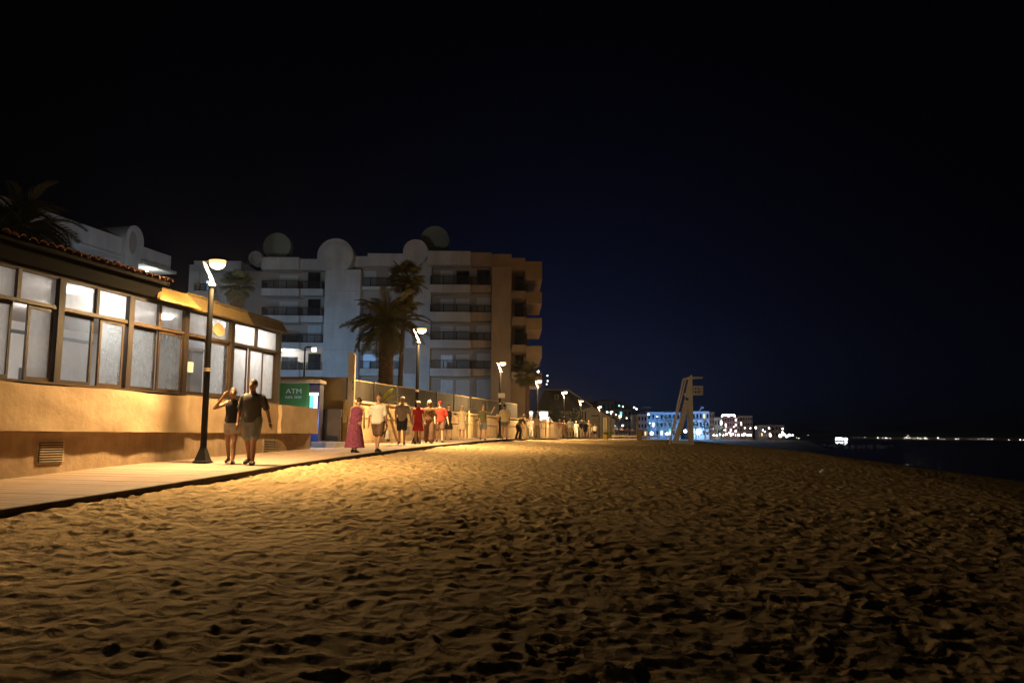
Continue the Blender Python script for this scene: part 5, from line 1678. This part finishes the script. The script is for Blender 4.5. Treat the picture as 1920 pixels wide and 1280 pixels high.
P(MB().bar(at(1311, 771, 206.5), at(1315.5, 763, 206.5), .25).bar(at(1315.5, 763, 206.5), at(1319.5, 764.5, 206.5), .3).bar(at(1315.5, 766.5, 206.5), at(1314, 761.5, 206.5), .25), "roof_ornament", blue_lit_wall, b_)
town("narrow brown block joined to the blue lit building", 1330.4, 773, 1339.5, 209, brown_wall, 4, 2)
town("low pale green building with one bright upper window", 1339.8, 783, 1355, 210, green_wall, 2, 3, lit={(0, 2): ww})
c_ = town("pink four storey building with a lit frame on its roof", 1353.5, 782, 1387, 212, pink_wall, 4, 7, lit={(1, 1): ww, (2, 1): ww, (0, 5): ww, (3, 3): ww, (3, 5): ww, (1, 5): ww, (3, 1): am, (2, 3): ww, (3, 6): ww})
P(MB().bar(at(1354, 778, 212), at(1377.5, 778, 212), .35).bar(at(1354, 778, 212), at(1354, 782, 212), .3).bar(at(1377.5, 778, 212), at(1377.5, 782, 212), .3).bar(at(1366, 778, 212), at(1366, 782, 212), .3), "roof_frame", white_glow, c_)
town("dark brown block standing past the pink building", 1387.5, 780, 1411, 214, brown_wall, 4, 5, lit={(3, 1): ww, (1, 0): ww})
town("low brown building before the point with tall lamps", 1422, 797.5, 1440, 212, brown_wall, 2, 4, lit={(1, 1): am})
town("small tan building near the end of the point", 1440.4, 797, 1471, 214, brown_wall, 2, 5, lit={(1, 0): ww})
town("grey hillside house above the terrace", 1122, 752, 1152, 250, grey_wall, 3, 4, depth=10)
town("dim brown hillside house with slanting balcony lamps", 1152, 768, 1185, 240, grey_wall, 4, 4, lit={(0, 1): emit("teal_window", (.35, 1.0, .9), 1.0)})
hl = MB().prism([at(1100, 822, 300), at(1270, 822, 300), at(1230, 790, 300), at(1190, 766, 300), at(1160, 752, 300), at(1136, 748, 300), at(1112, 752, 300)], (0, 40, 0))
tag(hl.build("hillside", land_m), kind="structure")

def glow_lamp(label, px, py, Y, r, m, pole=True, group="small lamps of the seafront town", foot=822, name="seafront_lamp", flat=1.0):
    c = at(px, py, Y)
    t = thing(name, label, "lamp", (c.x, Y, at(px, foot, Y).z), 0, group)
    P(MB().ball(c, r, r, r * flat, 10, 7), "globe", m, t)
    if pole: P(MB().tube([(c.x, Y + .02, at(px, foot, Y).z), (c.x, Y + .02, c.z - r * flat * .9)], .05, 6), "pole", iron, t)
    return t
K2 = 200 / F
spec = [
    (1216, 776.5, 1.9, cool_glow, "round blue white lamp on the roof corner of the wide blue building"), (1232.5, 780.5, 1.3, cool_glow, "second blue white lamp on the wide blue building"),
    (1161, 760.5, 1.5, emit("teal_glow", (.3, 1.0, .9), 3), "teal lamp on the hillside house"), (1168, 762, 1.2, cool_glow, "pale lamp just beside the teal one"),
    (1138.5, 772.5, 1.8, cool_glow, "cold lamp over the roof slope of the white gabled house"), (1155, 777, 1.3, warm_glow, "soft warm lamp stepping down the hillside"), (1164, 781, 1.2, white_glow, "white slanting lamp in the hillside row"),
    (1175, 783.5, 1.3, warm_glow, "warm lamp at the foot of the hillside row"), (1189, 763.5, 1.5, white_glow, "white twin lamp high over the post"), (1193.5, 766.5, 1.5, white_glow, "lower white twin lamp high over the post"),
    (1189.5, 788.5, 1.3, white_glow, "white lamp before the grey villa"), (1167.5, 797.5, 1.7, white_glow, "bright white lamp over the terrace parasols"), (1152, 798, 1.5, cool_glow, "bluish lamp at the gable corner"),
    (1218.5, 793.5, 1.6, cool_glow, "blue white lamp on the facade of the wide building"), (1196, 793, 1.2, warm_glow, "warm lamp at the villa door"), (1204, 797, 1.2, white_glow, "white lamp on the villa terrace"),
    (1281.5, 791, 1.2, cool_glow, "lamp seen between the tower legs"), (1285, 808, 3.2, white_glow, "large white light low between the tower legs"), (1250, 813, 3.0, white_glow, "white light at the foot of the wide blue building"), (1222, 812, 3.4, white_glow, "white doorway light by the villa"),
    (1310, 809.5, 4.6, emit("blue_flood_glow", (.55, .78, 1.0), 30), "large blue white floodlight on the shore beside the tower"),
    (1256, 806, 2.4, emit("green_glow", (.1, .8, .5), 1.2), "green light under the palms of the wide building"),
]
for px, py, rpx, m_, lab in spec:
    Y = 200 if px < 1190 else 204
    glow_lamp(lab, px, py, Y, rpx * K2, m_)
seq = [(1338, 815.5, 2.0), (1344, 816, 2.4), (1350, 814.5, 2.6), (1356, 815.5, 2.2), (1362, 813.5, 2.6), (1368, 811, 2.2), (1373, 813.5, 2.8), (1379.5, 808, 2.4), (1385, 815.5, 2.0), (1391.5, 815, 2.2), (1396, 813.5, 2.8), (1402, 815.5, 2.4), (1407, 815.5, 2.6), (1396.5, 802, 1.6), (1407, 802.5, 1.7), (1417, 801.5, 2.6),
       (1430.5, 806, 1.8), (1434, 809, 1.6), (1442, 802.5, 2.2), (1444.5, 816, 3.0), (1467.5, 803.5, 2.0), (1467, 810, 2.2), (1463, 816.5, 4.0), (1470, 814, 3.0), (1475, 817.5, 3.2), (1480, 815.5, 3.0), (1486, 815.5, 2.0), (1361, 795, 1.2), (1361, 800, 1.2), (1352.5, 792.5, 2.4), (1380, 788, 1.3), (1389.5, 792, 1.4), (1357, 806, 1.4), (1376, 800, 1.3)]
lampm = emit("seafront_glow", (1.0, .97, .92), 7)
ORD = "first second third fourth fifth sixth seventh eighth ninth tenth eleventh twelfth thirteenth fourteenth fifteenth sixteenth seventeenth eighteenth nineteenth twentieth".split()
ORD += ["twenty " + o for o in ORD[:9]] + ["thirtieth"] + ["thirty " + o for o in ORD[:9]]
cnt = {}
for k, (px, py, rr_) in enumerate(sorted(seq)):
    zone = next(n for lim, n in ((1353.4, "the pale green building"), (1387.4, "the pink building"), (1411, "the dark brown block"), (1440, "the low brown building"), (1472, "the small tan building"), (1600, "the end of the point")) if px < lim)
    cnt[zone] = cnt.get(zone, 0) + 1
    glow_lamp("white promenade lamp at %s, %s counted from the lifeguard tower" % (zone, ORD[cnt[zone] - 1]), px, py, 203, rr_ * K2 * .8, lampm, group="white promenade lamps of the town")
def wash(px, py, Y, e, c): light("town_wash", 'POINT', at(px, py, Y), e * .36, c, None, shadow_soft_size=.5)  # unseen point lights added to brighten the town walls
wash(1232, 795, 194, 7000, (.13, .42, 1.0)); wash(1262, 795, 194, 6000, (.16, .46, 1.0)); wash(1312, 795, 194, 6000, (.10, .36, 1.0)); wash(1205, 795, 184, 700, (.6, .65, 1.0))
wash(1350, 806, 200, 700, (1, .9, .85)); wash(1370, 806, 200, 1100, (1, .88, .85)); wash(1396, 810, 203, 500, (1, .85, .75)); wash(1446, 812, 203, 600, (1, .85, .65)); wash(1311, 815, 200, 500, (.10, .25, 1.0))
wash(1140, 785, 190, 260, (1, .9, .8)); wash(1165, 790, 225, 300, (.8, .85, 1.0))

tk = [fan("frond", bush_m, seed=15, n=12), fan("frond", bush_m, seed=16, n=12)]
for k, (px, top) in enumerate(((1249, 786), (1259, 788), (1236, 800), (1218, 800), (1266, 798), (1331, 806), (1305, 796), (1322, 795), (1353, 811))):
    b = Vector((at(px, 820, 198).x, 198, Z(-.5)))
    palm("seafront_palm", ["dark palm with a tall crown against the wide blue building", "second dark palm close to the tall one", "short palm before the blue facade centre", "short palm near the villa corner", "palm half hidden behind the tower leg", "dark round palm past the blue floodlight", "palm at the tower side of the blue building", "palm before the ornament building windows", "dark palm among the promenade lamps"][k],
         b, at(px, top, 198).z, .14, .12, tk, 16, 1.0, 1.15, rings=False, low=-1.0, high=1.4, seed=50 + k)

# breakwater, boat and far lights
bw_ = MB()
for k in range(46):
    x = 76 + k * .55
    bw_.ball((x, 222 + random.uniform(-1, 1), Z(-2.2)), random.uniform(.5, 1.1), random.uniform(.5, 1), random.uniform(.4, .9), 6, 4)
tag(bw_.build("breakwater_rocks", grey_wall), kind="stuff")
Yf = 620.0
c = at(1577, 825, Yf)
bt = thing("ferry_boat", "brightly lit white boat alone on the dark water", "boat", (c.x, Yf, Z(-2.45)))
def bx(x0, x1): return ((x0 - 1577) * Yf / F, (x1 - 1577) * Yf / F)
x0, x1 = bx(1564, 1590)
MB().loft([((x0, 0, .1), (0, .9, 0), (0, 0, .3)), ((x0 + 1, 0, .3), (0, 1.4, 0), (0, 0, .6)), ((x1 - 2.5, 0, .35), (0, 1.4, 0), (0, 0, .6)), ((x1, 0, .8), (0, .2, 0), (0, 0, .3))], 10).build("hull", frame_white, bt)
MB().box((bx(1566, 0)[0], -1.2, .9), (bx(0, 1579)[1], 1.2, 3.0)).build("cabin", frame_white, bt)
MB().box((bx(1565.5, 0)[0], -1.26, 1.2), (bx(0, 1579.5)[1], -1.21, 2.9)).build("deck_lights", emit("boat_glow", (.92, .97, 1.0), 16), bt)
MB().ball((bx(1585, 0)[0], -.6, 1.9), 1.35, .5, .95).build("bow_light", MATS["boat_glow"], bt)
MB().tube([(bx(1587.5, 0)[0], 0, .8), (bx(1587.5, 0)[0], 0, 4.2)], .08, 6).build("mast", iron, bt)
# thin haze added to give the lamps a faint halo
hz = MB().box((-330, -120, -4), (7100, 4300, 30)).build("haze", None)
hm = bpy.data.materials.new("thin_sea_air"); hm.use_nodes = True; hm.node_tree.nodes.clear()
ho = hm.node_tree.nodes.new("ShaderNodeOutputMaterial"); hv = hm.node_tree.nodes.new("ShaderNodeVolumePrincipled")
hv.inputs["Color"].default_value = (.9, .92, .95, 1); hv.inputs["Density"].default_value = HAZE
hm.node_tree.links.new(hv.outputs[0], ho.inputs["Volume"])
hz.data.materials.append(hm); tag(hz, kind="stuff")
farm = emit("far_shore_glow", (1.0, .93, .80), 9 * math.exp(3560 * HAZE))
fx = [(1466, 811, .5), (1516, 816, .55), (1621.5, 821.3, .55), (1646, 821.2, .95), (1655, 821.8, .65), (1661, 821.5, 1.0), (1663, 822.5, .7), (1669, 822.7, .65), (1695.5, 822.5, .7), (1699.5, 821.2, 1.1), (1702, 817.5, .5), (1705.5, 822.3, .8), (1713, 823, .5), (1720.5, 821.7, 1.1), (1726, 823, .8), (1735, 822, 1.1), (1739, 823.8, .5), (1758.5, 822, 1.05), (1764, 823.8, .4), (1771, 824, .4),
      (1792, 823.7, .9), (1797, 823, .5), (1820, 824, .5), (1834.5, 823.9, .75), (1843, 823, .45), (1853, 824.2, .65), (1859.5, 824.5, .9), (1892, 825.6, .7), (1913, 825.3, .85), (1919, 825.3, .7), (1600, 821, .3), (1610, 820.6, .35), (1486, 822, .5), (1498, 822.4, .6), (1493, 822, .5)]
nl = nr_ = 0
for px, py, rr_ in sorted(fx, key=lambda q: abs(q[0] - 1577)):
    c = at(px, py - 1.2, 3560)
    if px < 1577:
        nl += 1; lab = "tiny far shore light between the boat and the town, %s counted from the boat" % ORD[nl - 1]
    else:
        nr_ += 1; lab = "tiny far shore light seaward of the boat, %s counted from it" % ORD[nr_ - 1]
    t = thing("shore_light", lab, "light", (c.x, 3560, c.z - 2), 0, "tiny lights of the far shore")
    o = MB().ball((0, 0, 2), rr_ * 3560 / F * .8, rr_ * 3560 / F * .8, rr_ * 3560 / F * .8, 8, 6).build("globe", farm, t)
    MB().tube([(0, 0, -abs(c.z) + 0), (0, 0, 1.2)], .2, 5).build("pole", iron, t)
